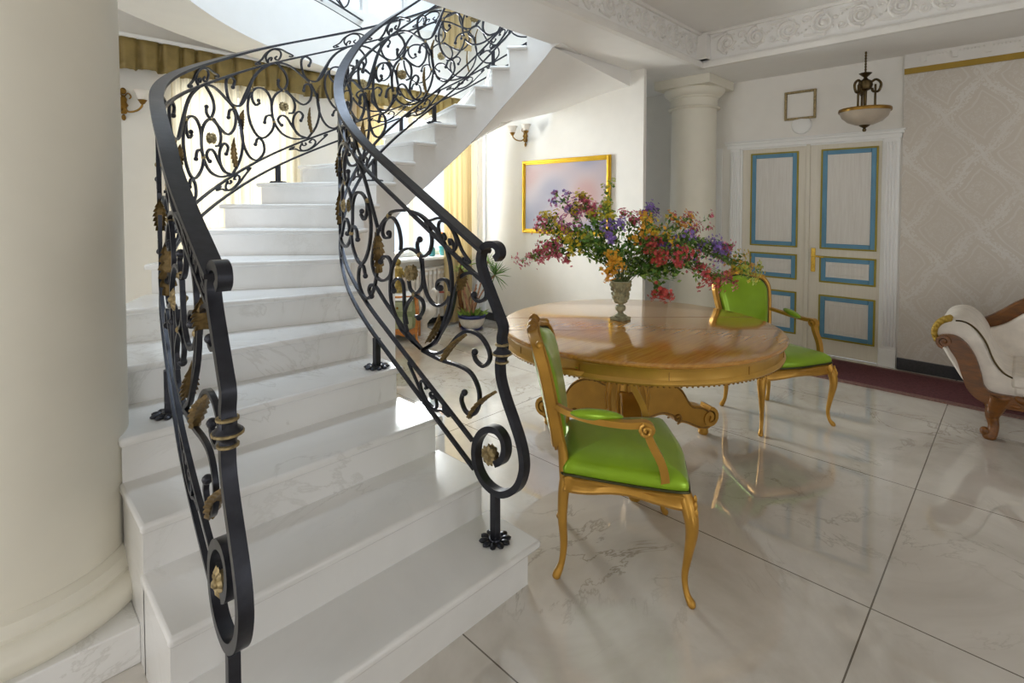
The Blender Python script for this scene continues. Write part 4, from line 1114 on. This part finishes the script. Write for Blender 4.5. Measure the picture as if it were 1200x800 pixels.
for i, (px, py, sx, sy, dz, c0, c1_, lab) in enumerate(SPR):
    D = DV+dz; P = atD(px, py, D); k = D/F_PX
    t = thing('flower_spray', lab, 'flowers', MOUTH, group=None, world=True)
    aim = P-MOUTH; reach = aim.length
    lift = V((0, 0, .10+.12*reach)) if py > 285 else V((0, 0, .02))
    root = MOUTH+V((R.uniform(-.025, .025), R.uniform(-.025, .025), -.05))
    mid = MOUTH+aim*.5+lift
    st_ = spl([root, MOUTH+aim*.12+V((0, 0, .05)), mid, P], 5)
    m = MB().tube(st_, [.0035-.002*q/(len(st_)-1) for q in range(len(st_))], 5)
    lv = MB(); ll = MB(); fa = MB(); fb_ = MB()
    tips = []
    nb = 10
    for q in range(nb):
        off = RGT*(R.uniform(-1, 1)*sx*k)+UPV*(R.uniform(-1, 1)*sy*k)+FWD*R.uniform(-.05, .05)
        e = P+off; b0 = st_[R.randint(len(st_)*2//3, len(st_)-1)]
        m.tube([b0, b0.lerp(e, .5)+rv(.006), e], [.002, .0015, .001], 4); tips.append((b0, e))
        for _ in range(11):
            pp = e+rv(.016); floret(fa if (c1_ is None or R.random() < .62) else fb_, pp, R.uniform(.009, .0145), (pp-e)+(e-b0)*.3-FWD*.02)
        for _ in range(8):
            u = R.random(); pp = b0.lerp(e, u); leaflet(lv if R.random() < .6 else ll, pp, rv()+(e-b0).normalized(), R.uniform(.02, .036), R.uniform(.006, .011))
    for q in range(20):
        u = R.uniform(.38, .98); pp = st_[int(u*(len(st_)-1))]
        leaflet(lv if R.random() < .6 else ll, pp+rv(.012), rv(.8)+aim.normalized()*.6, R.uniform(.022, .05), R.uniform(.007, .013))
    obj('stem', m, 'stem', t, smooth=60); obj('leaves', lv, 'leaf', t, smooth=0, recalc=False); obj('pale_leaves', ll, 'leafl', t, smooth=0, recalc=False)
    o = obj('blossom', fa, c0, t, smooth=0, recalc=False)
    if c1_ and fb_.v: obj('blossom', fb_, c1_, t, smooth=0, recalc=False)
# leafy filler stems
FIL = [(690, 275, 'green leafy filler stem fanning out below the lemon yellow flowers'), (700, 292, 'green leafy filler stem between the lowest lemon and violet sprays'), (738, 285, 'green leafy filler stem with round leaves behind the violet spray'),
       (790, 318, 'green leafy filler stem stretching low across the column base'), (760, 310, 'green leafy filler stem arching under the small scarlet sprays'), (774, 325, 'drooping green stem that carries the lowest hanging scarlet flowers'), (672, 268, 'dense green filler stem under the high magenta cluster'), (825, 308, 'green leafy filler stem hidden among scarlet and mauve flowers')]
for px, py, lab in FIL:
    P = atD(px, py, DV+R.uniform(-.15, .1)); t = thing('filler_stem', lab, 'greenery', MOUTH, world=True)
    aim = P-MOUTH; st_ = spl([MOUTH-V((0, 0, .05)), MOUTH+aim*.3+V((0, 0, .05)), MOUTH+aim*.7+V((0, 0, .04)), P], 5)
    m = MB(); lv = MB(); ll = MB(); m.tube(st_, .0028, 5)
    for q in range(8):
        a = st_[R.randint(5, len(st_)-1)]; e = a+rv(.045)+aim*.12; m.tube([a, e], .0014, 4)
        for _ in range(13): leaflet(lv if R.random() < .65 else ll, a.lerp(e, R.random())+rv(.014), rv()+aim.normalized()*.5, R.uniform(.024, .05), R.uniform(.008, .015))
    obj('stem', m, 'stem', t, smooth=60); obj('leaves', lv, 'leaf', t, smooth=0, recalc=False); obj('pale_leaves', ll, 'leafl', t, smooth=0, recalc=False)

# ================================================================== WALL THINGS
t = thing('framed_painting', 'blurred rose and grey painting in a gold frame on the far white wall', 'painting', (XP, 3.69, 1.58), world=True)
y0, y1, z0, z1 = 3.058, 4.32, 1.155, 2.014
fm = MB()
for d, xx, w in ((0, .022, .052), (.014, .034, .022)):
    a, c_, e, f = y0+d, y1-d, z0+d, z1-d
    fm.merge(rect_frame_x(XP-xx, XP-.002, a, c_, e, f, w))
obj('frame', fm, 'frame', t, smooth=0, bevel=.006)
mm, nt, bb = newmat('blurred_canvas'); L = nt.links
n = nd(nt, 'ShaderNodeTexNoise', Scale=1.7, Detail=0); L.new(coords(nt, (1, 1, 1.1)), n.inputs['Vector'])
L.new(ramp(nt, n.outputs[0], [(.20, lin('77839f')), (.40, lin('a59fae')), (.55, lin('bfb1b4')), (.70, lin('b98d8a')), (.88, lin('cdb3a8'))]), bb.inputs['Base Color']); bb.inputs['Roughness'].default_value = .3
for q in nt.nodes:
    if q.type == 'VALTORGB': q.color_ramp.interpolation = 'B_SPLINE'
obj('canvas', MB().box((XP-.012, y0+.04, z0+.04), (XP-.004, y1-.04, z1-.04)), mm, t, smooth=0)

def sconce(loc, nrm, label, arms=2):
    """brass wall light, +x out of the wall, glass bells on curled arms"""
    t = thing('wall_sconce', label, 'wall light', loc, math.atan2(nrm[1], nrm[0]))
    m = MB().lathe([(0, -.075), (.018, -.07), (.028, -.05), (.022, -.02), (.034, 0), (.022, .025), (.026, .05), (.014, .075), (0, .085)], (.012, 0, .0), 14)
    m.sphere((.012, 0, .115), .022, 8, 6, (.6, 1, 1.3)); m.sphere((.012, 0, -.10), .016, 8, 6, (.6, 1, 1.6))
    for s in (-1, 1): m.tube(spl([(.015, 0, .06), (.02, s*.03, .10), (.02, s*.05, .075), (.02, s*.038, .055)], 4), .006, 6)
    obj('back_plate', m, 'brass', t)
    for s in (-1, 1):
        P = spl([(.02, 0, -.02), (.05, s*.03, -.055), (.09, s*.075, -.045), (.115, s*.105, -.01), (.12, s*.11, .03)], 5)
        a = obj('arm', MB().tube(P, .008, 8), 'brass', t)
        q = V((.12, s*.11, .03))
        obj('cup', MB().lathe([(0, -.025), (.014, -.02), (.026, 0), (.034, .012), (.026, .016), (0, .012)], q, 14), 'brass', a)
        obj('glass_shade', MB().lathe([(.026, .012), (.040, .035), (.046, .06), (.060, .085), (.064, .088), (.056, .082), (.042, .06), (.034, .035), (.02, .014)], q, 18), 'milk', a)
    return t
sconce((.845, YN-.001, 2.31), (0, -1), 'brass sconce with white glass bells on the far wall beside the massive column')
sconce((2.80, YN-.001, 2.215), (0, -1), 'brass sconce with white glass bells seen through the outer iron railing')
sconce((XP-.001, 4.27, 2.31), (-1, 0), 'brass sconce with white glass bells above the gold-framed painting')

# pendant bowl lamp in front of the doors
LX, LY = 5.45, 1.005
P0 = CAM+ray(1014, 100)*((5.45)/ray(1014, 100).x); LY = P0.y
t = thing('pendant_lamp', 'brass pendant lamp with an alabaster bowl hanging before the double doors', 'pendant lamp', (LX, LY, HB), world=True)
c = V((LX, LY, 0))
def zz(y): 
    d = ray(1014, y); return (CAM+d*(math.hypot(LX, LY)/math.hypot(d.x, d.y))).z
k = math.hypot(LX, LY)/math.hypot(5.86, 1.084)
m = MB(); z = HB
while z > zz(86):
    m.lathe([(.006, -.012), (.010, 0), (.006, .012)], (LX, LY, z-.012), 6); m.tube([(LX+.009, LY, z-.02), (LX+.009, LY, z)], .0025, 4); m.tube([(LX-.009, LY, z-.03), (LX-.009, LY, z-.01)], .0025, 4); z -= .024
obj('chain', m, 'darkbrass', t)
zb_ = zz(127); zt_ = zz(92)
m = MB().lathe([(0, zt_+.055), (.030, zt_+.05), (.050, zt_+.045), (.03, zt_+.025), (.012, zt_+.01), (.02, zt_-.005), (.05, zt_-.025), (.058, zt_-.06), (.045, zt_-.095), (.015, zt_-.11), (.012, zb_), (0, zb_)], c, 20)
st_o = obj('stem', m, 'darkbrass', t)
for i in range(3):
    a = 2*PI*i/3+.5; d = V((math.cos(a), math.sin(a), 0))
    m = MB().tube([c+d*r+V((0, 0, z)) for r, z in ((.075, zt_-.06), (.075, zb_+.0))], .009, 8)
    m.tube([c+d*p.x+V((0, 0, p.y)) for p in spl([(.04, zt_-.04), (.08, zt_-.02), (.115, zt_-.06), (.10, zt_-.12), (.06, zt_-.12), (.05, zt_-.09)], 4)], .011, 6)
    obj('arm', m, 'darkbrass', t)
RB = .192
obj('rim', MB().lathe([(RB-.02, zb_-.005), (RB+.004, zb_-.003), (RB+.008, zb_-.02), (RB+.004, zb_-.032), (RB-.015, zb_-.03)], c, 48), 'brass', t)
obj('bowl', MB().lathe([(RB-.012, zb_-.012), (RB-.004, zb_-.03), (RB*.9, zb_-.075), (RB*.68, zb_-.115), (RB*.35, zb_-.142), (.02, zb_-.15), (0, zb_-.148), (RB*.35, zb_-.132), (RB*.68, zb_-.105), (RB*.88, zb_-.065)], c, 48), 'lampbowl', t)
obj('finial', MB().lathe([(0, zb_-.205), (.012, zb_-.2), (.016, zb_-.185), (.01, zb_-.172), (.035, zb_-.155), (.045, zb_-.145), (0, zb_-.14)], c, 16), 'darkbrass', t)

# ================================================================== CURTAINS
def cloth(x0, x1, z0, z1, y, amp, waves, seed=0, gather=0, hem=0, nz=8):
    rr = random.Random(seed); ph = [rr.uniform(-.5, .5) for _ in range(40)]
    N = int(waves*8)
    def f(u, v):
        w = u*waves; i = int(w) % 40
        a = amp*(.55+.45*v)*(math.sin(2*PI*w+ph[i]*.0)+.35*math.sin(4.3*PI*w+ph[3]*6))
        zb0 = z0+hem*(.5+.5*math.sin(2*PI*w*.5+ph[5]*5))
        g = gather*math.sin(PI*min(1, v*.9)) if gather else 0
        xx = x0+(x1-x0)*u; xx = xx+(x1-xx)*g
        return V((xx, y+a, z1+(zb0-z1)*v))
    return MB().grid(N, nz, f)
YV = YN-.17
rp = random.Random(11); ed = [.3]
while ed[-1] < 4.5: ed.append(ed[-1]+rp.uniform(.08, .21))
vp = []
for a, c_ in zip(ed, ed[1:]):
    dp = rp.uniform(.035, .065); hm = rp.uniform(2.575, 2.60); tl = rp.uniform(-.012, .012)
    for q, d in ((0, dp), (.10, dp*.8), (.17, .0), (.34, -.016), (.55, -.008), (.70, -.018), (.86, -.004), (.92, dp*.7)): vp.append((a+(c_-a)*q, d, hm+tl*q))
def valf(u, v):
    x, d, h_ = vp[int(round(u*(len(vp)-1)))]; w = .35+.65*v
    return V((x+.01*v*math.sin(x*40), YV+d*w, 2.835+(h_-2.835)*v))
o = obj('valance', MB().grid(len(vp), 6, valf), 'valance', None, smooth=80, solid=.006)
tag(o, 'gathered olive gold satin valance running along the top of the window wall', 'valance')
o = obj('curtain_track', MB().box((.5, YV-.02, 2.83), (4.55, YN, 2.86)), 'white', smooth=0, bevel=.004); tag(o, 'white wooden curtain track above the olive gold valance', 'curtain track')
for x0, x1, mat_, lab, sd, y, z0 in ((1.16, 1.68, 'sheer', 'cream sheer curtain nearest the massive column, lit from behind', 1, YN-.10, .03), (1.70, 2.26, 'sheer', 'cream sheer curtain seen through the curved outer railing', 2, YN-.10, .03),
                                 (2.88, 3.22, 'drape', 'cream gold curtain panel beside the sconce seen through the railing', 4, YN-.12, .03), (3.96, 4.40, 'drape', 'long gold curtain hanging in the corner under the stairs', 5, YN-.26, .03)):
    o = obj('curtain', cloth(x0, x1, z0, 2.62, y, .028, 7 if mat_ == 'sheer' else 5, sd, gather=0), mat_, None, smooth=80); tag(o, lab, 'curtain')
for q, (xw, lab) in enumerate(((1.18, ''),)): pass

# ================================================================== UNDER THE STAIRS
# radiator
t = thing('radiator', 'cream ribbed radiator under the windowsill below the stairs', 'radiator', (3.9, YN-.1, 0), world=True)
m = MB(); n = 14; x0, x1 = 3.35, 4.25
for i in range(n):
    a = x0+(x1-x0)*i/n; w = (x1-x0)/n
    m.box((a+.006, YN-.16, .10), (a+w-.006, YN-.06, .70))
obj('rib', m, 'cream', t, smooth=0, bevel=.012)
m = MB().box((x0, YN-.15, .695), (x1, YN-.05, .725))
for i in range(n): m.box((x0+(x1-x0)*(i+.2)/n, YN-.165, .64), (x0+(x1-x0)*(i+.8)/n, YN-.155, .675))
obj('grille', m, 'white', t, smooth=0, bevel=.004)
# little painted cabinet
CB = V((3.24, 4.92, 0))
t = thing('bombe_cabinet', 'small sage painted bombe cabinet with amber wood edges under the stairs', 'cabinet', CB, .0)
dq = (CAM-CB); t.rotation_euler.z = math.atan2(dq.y, dq.x)-.15
def bom(z): return .15+.028*math.sin(PI*(z-.10)/.36) if z < .46 else .14
vs = []; fs = []; K = 10
zs_ = [.12+.36*i/K for i in range(K+1)]
m = MB().grid(K+1, 2, lambda u, v: V((bom(zs_[int(round(u*K))]), -.20+.40*v, zs_[int(round(u*K))])))
mm_ = MB()
for i in range(K+1):
    z = zs_[i]; f = bom(z); w = .185+.02*math.sin(PI*(z-.12)/.36)
    vs += [(f, -w, z), (f, w, z), (-.14, w, z), (-.14, -w, z)]
for i in range(K):
    for k2 in range(4): fs.append((i*4+k2, i*4+(k2+1) % 4, i*4+4+(k2+1) % 4, i*4+4+k2))
fs += [(3, 2, 1, 0), (K*4, K*4+1, K*4+2, K*4+3)]
obj('body', MB().add(vs, fs), 'sage', t, smooth=40)
obj('top', MB().prismz([(.17, -.215), (.185, 0), (.17, .215), (-.15, .215), (-.15, -.215)], .48, .51), 'amberwood', t, smooth=20, bevel=.008)
for s in (-1, 1):
    m = MB().tube(spl([(.155, s*.20, .48), (.185, s*.215, .36), (.185, s*.215, .24), (.165, s*.20, .13), (.17, s*.205, .04), (.185, s*.22, 0)], 4), [.02, .021, .022, .023, .023, .022, .022, .021, .02, .02, .02, .02, .018, .016, .015, .014, .014, .014, .015, .016, .016], 8)
    obj('leg', m, 'amberwood', t)
    obj('leg', MB().tube([(-.13, s*.195, .2), (-.13, s*.20, 0)], [.02, .014], 8), 'amberwood', t)
P = spl([(.165, -.20, .14), (.18, -.10, .10), (.185, 0, .125), (.18, .10, .10), (.165, .20, .14)], 4)
obj('apron', MB().sweep(P, V((1, 0, 0)), .02, .06), 'amberwood', t, smooth=40)
for z0_, z1_ in ((.15, .29), (.31, .45)):
    dr = obj('drawer', MB().box((.150, -.165, z0_), (bom((z0_+z1_)/2)+.006, .165, z1_)), 'sagelight', t, smooth=0, bevel=.012)
    obj('knob', MB().sphere((bom((z0_+z1_)/2)+.016, 0, (z0_+z1_)/2), .013, 8, 6), 'brass', dr)
RZ = Matrix.Rotation(t.rotation_euler.z, 4, 'Z')
def onc(x, y, z): return CB+RZ @ V((x, y, z))
m = MB().grid(14, 14, lambda u, v: V((-.13+.335*u, -.20+.37*v, .5155 if u < .86 else .5155-.05*(u-.86)/.14)))
o = obj('table_cloth', m, 'white', None, smooth=80, solid=.004); o.matrix_world = Matrix.Translation(CB) @ RZ; tag(o, 'small white cloth laid over the top of the painted cabinet', 'cloth')
# gilded figurine on the cloth
t = thing('gilded_figurine', 'upright gilded figurine standing on the cloth-covered cabinet', 'figurine', onc(-.02, -.02, .52))
obj('base', MB().lathe([(0, 0), (.07, 0), (.07, .02), (.055, .03), (.05, .05), (0, .05)], seg=20), 'tan', t)
obj('body', MB().lathe([(.0, .05), (.05, .05), (.06, .10), (.05, .17), (.058, .23), (.05, .27), (.022, .29), (.018, .305), (.0, .305)], seg=16), 'tan', t)
obj('head', MB().sphere((0, 0, .335), .035, 12, 8, (1, .9, 1.2)), 'tan', t)
for s in (-1, 1): obj('arm', MB().tube(spl([(0, s*.05, .26), (.03, s*.07, .20), (.055, s*.035, .17)], 4), [.016]*5+[.013]*4, 8), 'tan', t)
# white goose-like ornament
GP = G(503, 386, 0); GP = V((GP.x+.05, GP.y, 0))
t = thing('ceramic_goose', 'white ceramic goose with a red-brown beak behind the painted cabinet', 'ornament', (3.60, 4.98, 0), math.atan2(-.71, .70))
body = spl([(-.20, 0, .34), (-.13, 0, .30), (-.02, 0, .24), (.06, 0, .26), (.10, 0, .34), (.115, 0, .42), (.14, 0, .475)], 5)
rr = [max(.012, q.x) for q in spl([(.015, 0), (.075, 0), (.115, 0), (.095, 0), (.052, 0), (.038, 0), (.04, 0)], 5)]
m = MB().tube(body, rr, 14); m.sphere((.145, 0, .485), .045, 12, 8, (1.15, .9, .95)); obj('body', m, 'terra', t, smooth=80)
obj('beak', MB().tube([(.175, 0, .485), (.215, 0, .478), (.245, 0, .468)], [.024, .018, .008], 10), 'redbrown', t)
obj('pedestal', MB().lathe([(0, 0), (.10, 0), (.10, .02), (.05, .05), (.045, .10), (.07, .14), (.07, .16), (0, .16)], seg=20), 'terra', t)
for s in (-1, 1): obj('wing', MB().sphere((-.04, s*.09, .27), 1, 12, 8, (.13, .03, .075)), 'terra', t)

# dracaena in a white bowl
PP = G(553, 385, 0); 
t = thing('potted_dracaena', 'spiky dracaena with bare stems in a white bowl with a cobalt rim by the wall', 'potted plant', (PP.x, PP.y, 0), world=True)
c = V((PP.x, PP.y, 0))
pot = obj('pot', MB().lathe([(0, .012), (.09, .012), (.13, .05), (.155, .11), (.16, .15), (.158, .165), (.145, .165), (.14, .14), (0, .135)], c, 32), 'terra', t)
obj('pot_rim', MB().lathe([(.156, .140), (.166, .143), (.168, .172), (.158, .178), (.148, .172)], c, 32), 'cobalt', pot)
obj('saucer', MB().lathe([(0, 0), (.11, 0), (.14, .012), (.13, .016), (0, .014)], c, 28), 'cobalt', t)
obj('soil', MB().lathe([(0, .16), (.145, .155)], c, 24), 'soil', t)
def spiky(m, p, n, L, up=.4):
    for _ in range(n):
        d = (rv()+V((0, 0, up))).normalized(); s = d.cross(V((0, 0, 1))).normalized()*.007
        e1 = p+d*L*.6; e2 = p+d*L-V((0, 0, .08*L)); m.add([p-s, p+s, e1+s*.8, e2, e1-s*.8], [(0, 1, 2, 3, 4)])
lv = MB(); lv2 = MB()
heads = [(580, 322, .0, 46, .22), (572, 306, .15, 20, .14), (548, 310, .1, 30, .15), (540, 318, -.1, 26, .13)]
for px, py, dd, nn, LL in heads:
    H_ = atD(px, py, 6.24+dd); base = c+V((R.uniform(-.07, .07), R.uniform(-.07, .07), .15))
    P = spl([base, base.lerp(H_, .4)+rv(.03), base.lerp(H_, .75)+rv(.03), H_], 5)
    obj('stem', MB().tube(P, .011, 6), 'bark', t); spiky(lv if dd == 0 else lv2, H_, nn, LL)
for k2 in range(4):
    base = c+V((R.uniform(-.09, .09), R.uniform(-.09, .09), .15)); e = base+V((R.uniform(-.08, .08), R.uniform(-.08, .08), R.uniform(.25, .42)))
    obj('stem', MB().tube(spl([base, base.lerp(e, .5)+rv(.03), e], 4), .010, 6), 'bark', t)
obj('leaves', lv, 'leaf', t, smooth=0, recalc=False); obj('pale_leaves', lv2, 'leafl', t, smooth=0, recalc=False)
m = MB()
for _ in range(90):
    a = R.uniform(0, 6.28); r = R.uniform(0, .14); leaflet(m, c+V((r*math.cos(a), r*math.sin(a), .16)), V((math.cos(a)*.8, math.sin(a)*.8, R.uniform(.4, 1.2))), R.uniform(.06, .12), R.uniform(.012, .02))
obj('undergrowth', m, 'leafl', t, smooth=0, recalc=False)
# dark ornament standing by the curtain
dp = G(541, 372, 0)
t = thing('driftwood_branch', 'tall dark gnarled branch leaning in the corner beside the gold curtain', 'ornament', (4.1, 4.85, 0), world=True)
P = spl([(4.08, 4.86, 0), (4.10, 4.87, .2), (4.06, 4.88, .45), (4.12, 4.9, .7), (4.10, 4.92, .86)], 5)
m = MB().tube(P, [.035-.001*i+.006*math.sin(i*2.1) for i in range(len(P))], 8)
for i in range(5, 20, 2): m.tube([P[i], P[i]+V((R.uniform(-.06, .06), R.uniform(-.03, .03), R.uniform(.02, .07)))], [.014, .004], 6)
obj('branch', m, 'mahog', t, smooth=60)
# windowsill things
t = thing('potted_tulip', 'teal pot with orange and yellow blooms on the windowsill', 'potted plant', (4.06, YN-.12, .862), world=True)
c = V((4.06, YN-.12, .862))
obj('pot', MB().lathe([(0, 0), (.045, 0), (.062, .10), (.066, .11), (.056, .108), (0, .095)], c, 20), 'teal', t)
m = MB(); f1 = MB(); f2 = MB()
for i in range(9):
    a = i*.7; e = c+V((.05*math.cos(a), .04*math.sin(a), .20+.03*(i % 3))); m.tube([c+V((0, 0, .1)), e], .004, 5)
    (f1 if i % 2 else f2).sphere(e, .020, 8, 6, (1, 1, 1.4)); leaflet(m, c+V((0, 0, .1)), V((math.cos(a), math.sin(a), 1.5)), .12, .014)
obj('stem', m, 'leafl', t, smooth=0); obj('blossom', f1, 'orange', t); obj('blossom', f2, 'red', t)
t = thing('teal_bottle', 'small teal bottle standing on the windowsill beside the potted blooms', 'bottle', (3.88, YN-.12, .862), world=True)
obj('body', MB().lathe([(0, 0), (.035, 0), (.04, .02), (.04, .09), (.015, .12), (.013, .15), (0, .15)], (3.88, YN-.12, .862), 18), 'teal', t)
obj('stopper', MB().sphere((3.88, YN-.12, 1.022), .016, 10, 6), 'white', t)
# upstairs gold curtain
o = obj('curtain', cloth(4.05, 4.5, HU+.05, 5.4, YN-.14, .03, 5, 9), 'drape', None, smooth=80); tag(o, 'gold curtain upstairs glimpsed between the upper railings', 'curtain')

# ================================================================== LIGHT
w = bpy.data.worlds.new('world'); scn.world = w; w.use_nodes = True
bg = w.node_tree.nodes['Background']; bg.inputs[0].default_value = (.82, .90, 1, 1); bg.inputs[1].default_value = LP['world']
def area(name, loc, aim, sx, sy, power, col=(1, 1, 1)):
    l = bpy.data.lights.new(name, 'AREA'); l.shape = 'RECTANGLE'; l.size = sx; l.size_y = sy; l.energy = power; l.color = col
    o = bpy.data.objects.new(name, l); COL.objects.link(o); o.location = loc
    o.rotation_euler = (V(aim)-V(loc)).to_track_quat('-Z', 'Y').to_euler(); o['kind'] = 'helper'; return o
area('daylight', (2.3, 3.5, HT+.6), (2.3, 3.5, 0), 3.2, 2.3, LP['sky'], (.80, .89, 1))
area('daylight', (3.35, YN+.8, 4.5), (3.2, 3.0, 3.0), 1.7, 1.7, LP['up'], (.95, .97, 1))
area('daylight', (1.7, YN+.5, 1.5), (1.7, 0, 1.0), 1.1, 2.4, LP['n1'], (1, .97, .92))
area('daylight', (3.7, YN+.5, 1.75), (3.7, 0, .8), 1.3, 1.7, LP['n2'], (1, .98, .95))
for y, sy in ((1.4, 1.4), (4.0, 1.6)): area('daylight', (-4.5, y, 1.7), (0, y, 1.4), sy, 1.9, LP['w']*sy/2.2, (1, .99, .98))
area('daylight', (5.27, YN+.5, 1.65), (5.27, 0, 1.2), .65, 1.4, LP['n3'], (1, .98, .95))  # added fill for the corridor, shining through the added unseen window
for x, pw in ((2.6, LP['s']), (-1.8, LP['s2'])): area('daylight', (x, -5.5, 1.7), (x, 0, 1.4), 2.0, 1.9, pw, (1, .98, .96))
scn.view_settings.view_transform = 'Standard'; scn.view_settings.look = 'None'; scn.view_settings.gamma = 1
scn.view_settings.use_curve_mapping = False; scn.view_settings.exposure = LP['exp']
cy = scn.cycles; cy.use_denoising = True
try: cy.denoiser = 'OPENIMAGEDENOISE'
except Exception: pass
cy.max_bounces = 10; cy.diffuse_bounces = 6; cy.glossy_bounces = 4; cy.transmission_bounces = 6; cy.transparent_max_bounces = 8
cy.sample_clamp_indirect = 6; cy.caustics_reflective = False; cy.caustics_refractive = False
for o in bpy.data.objects:
    if '_w' in o.keys(): del o['_w']
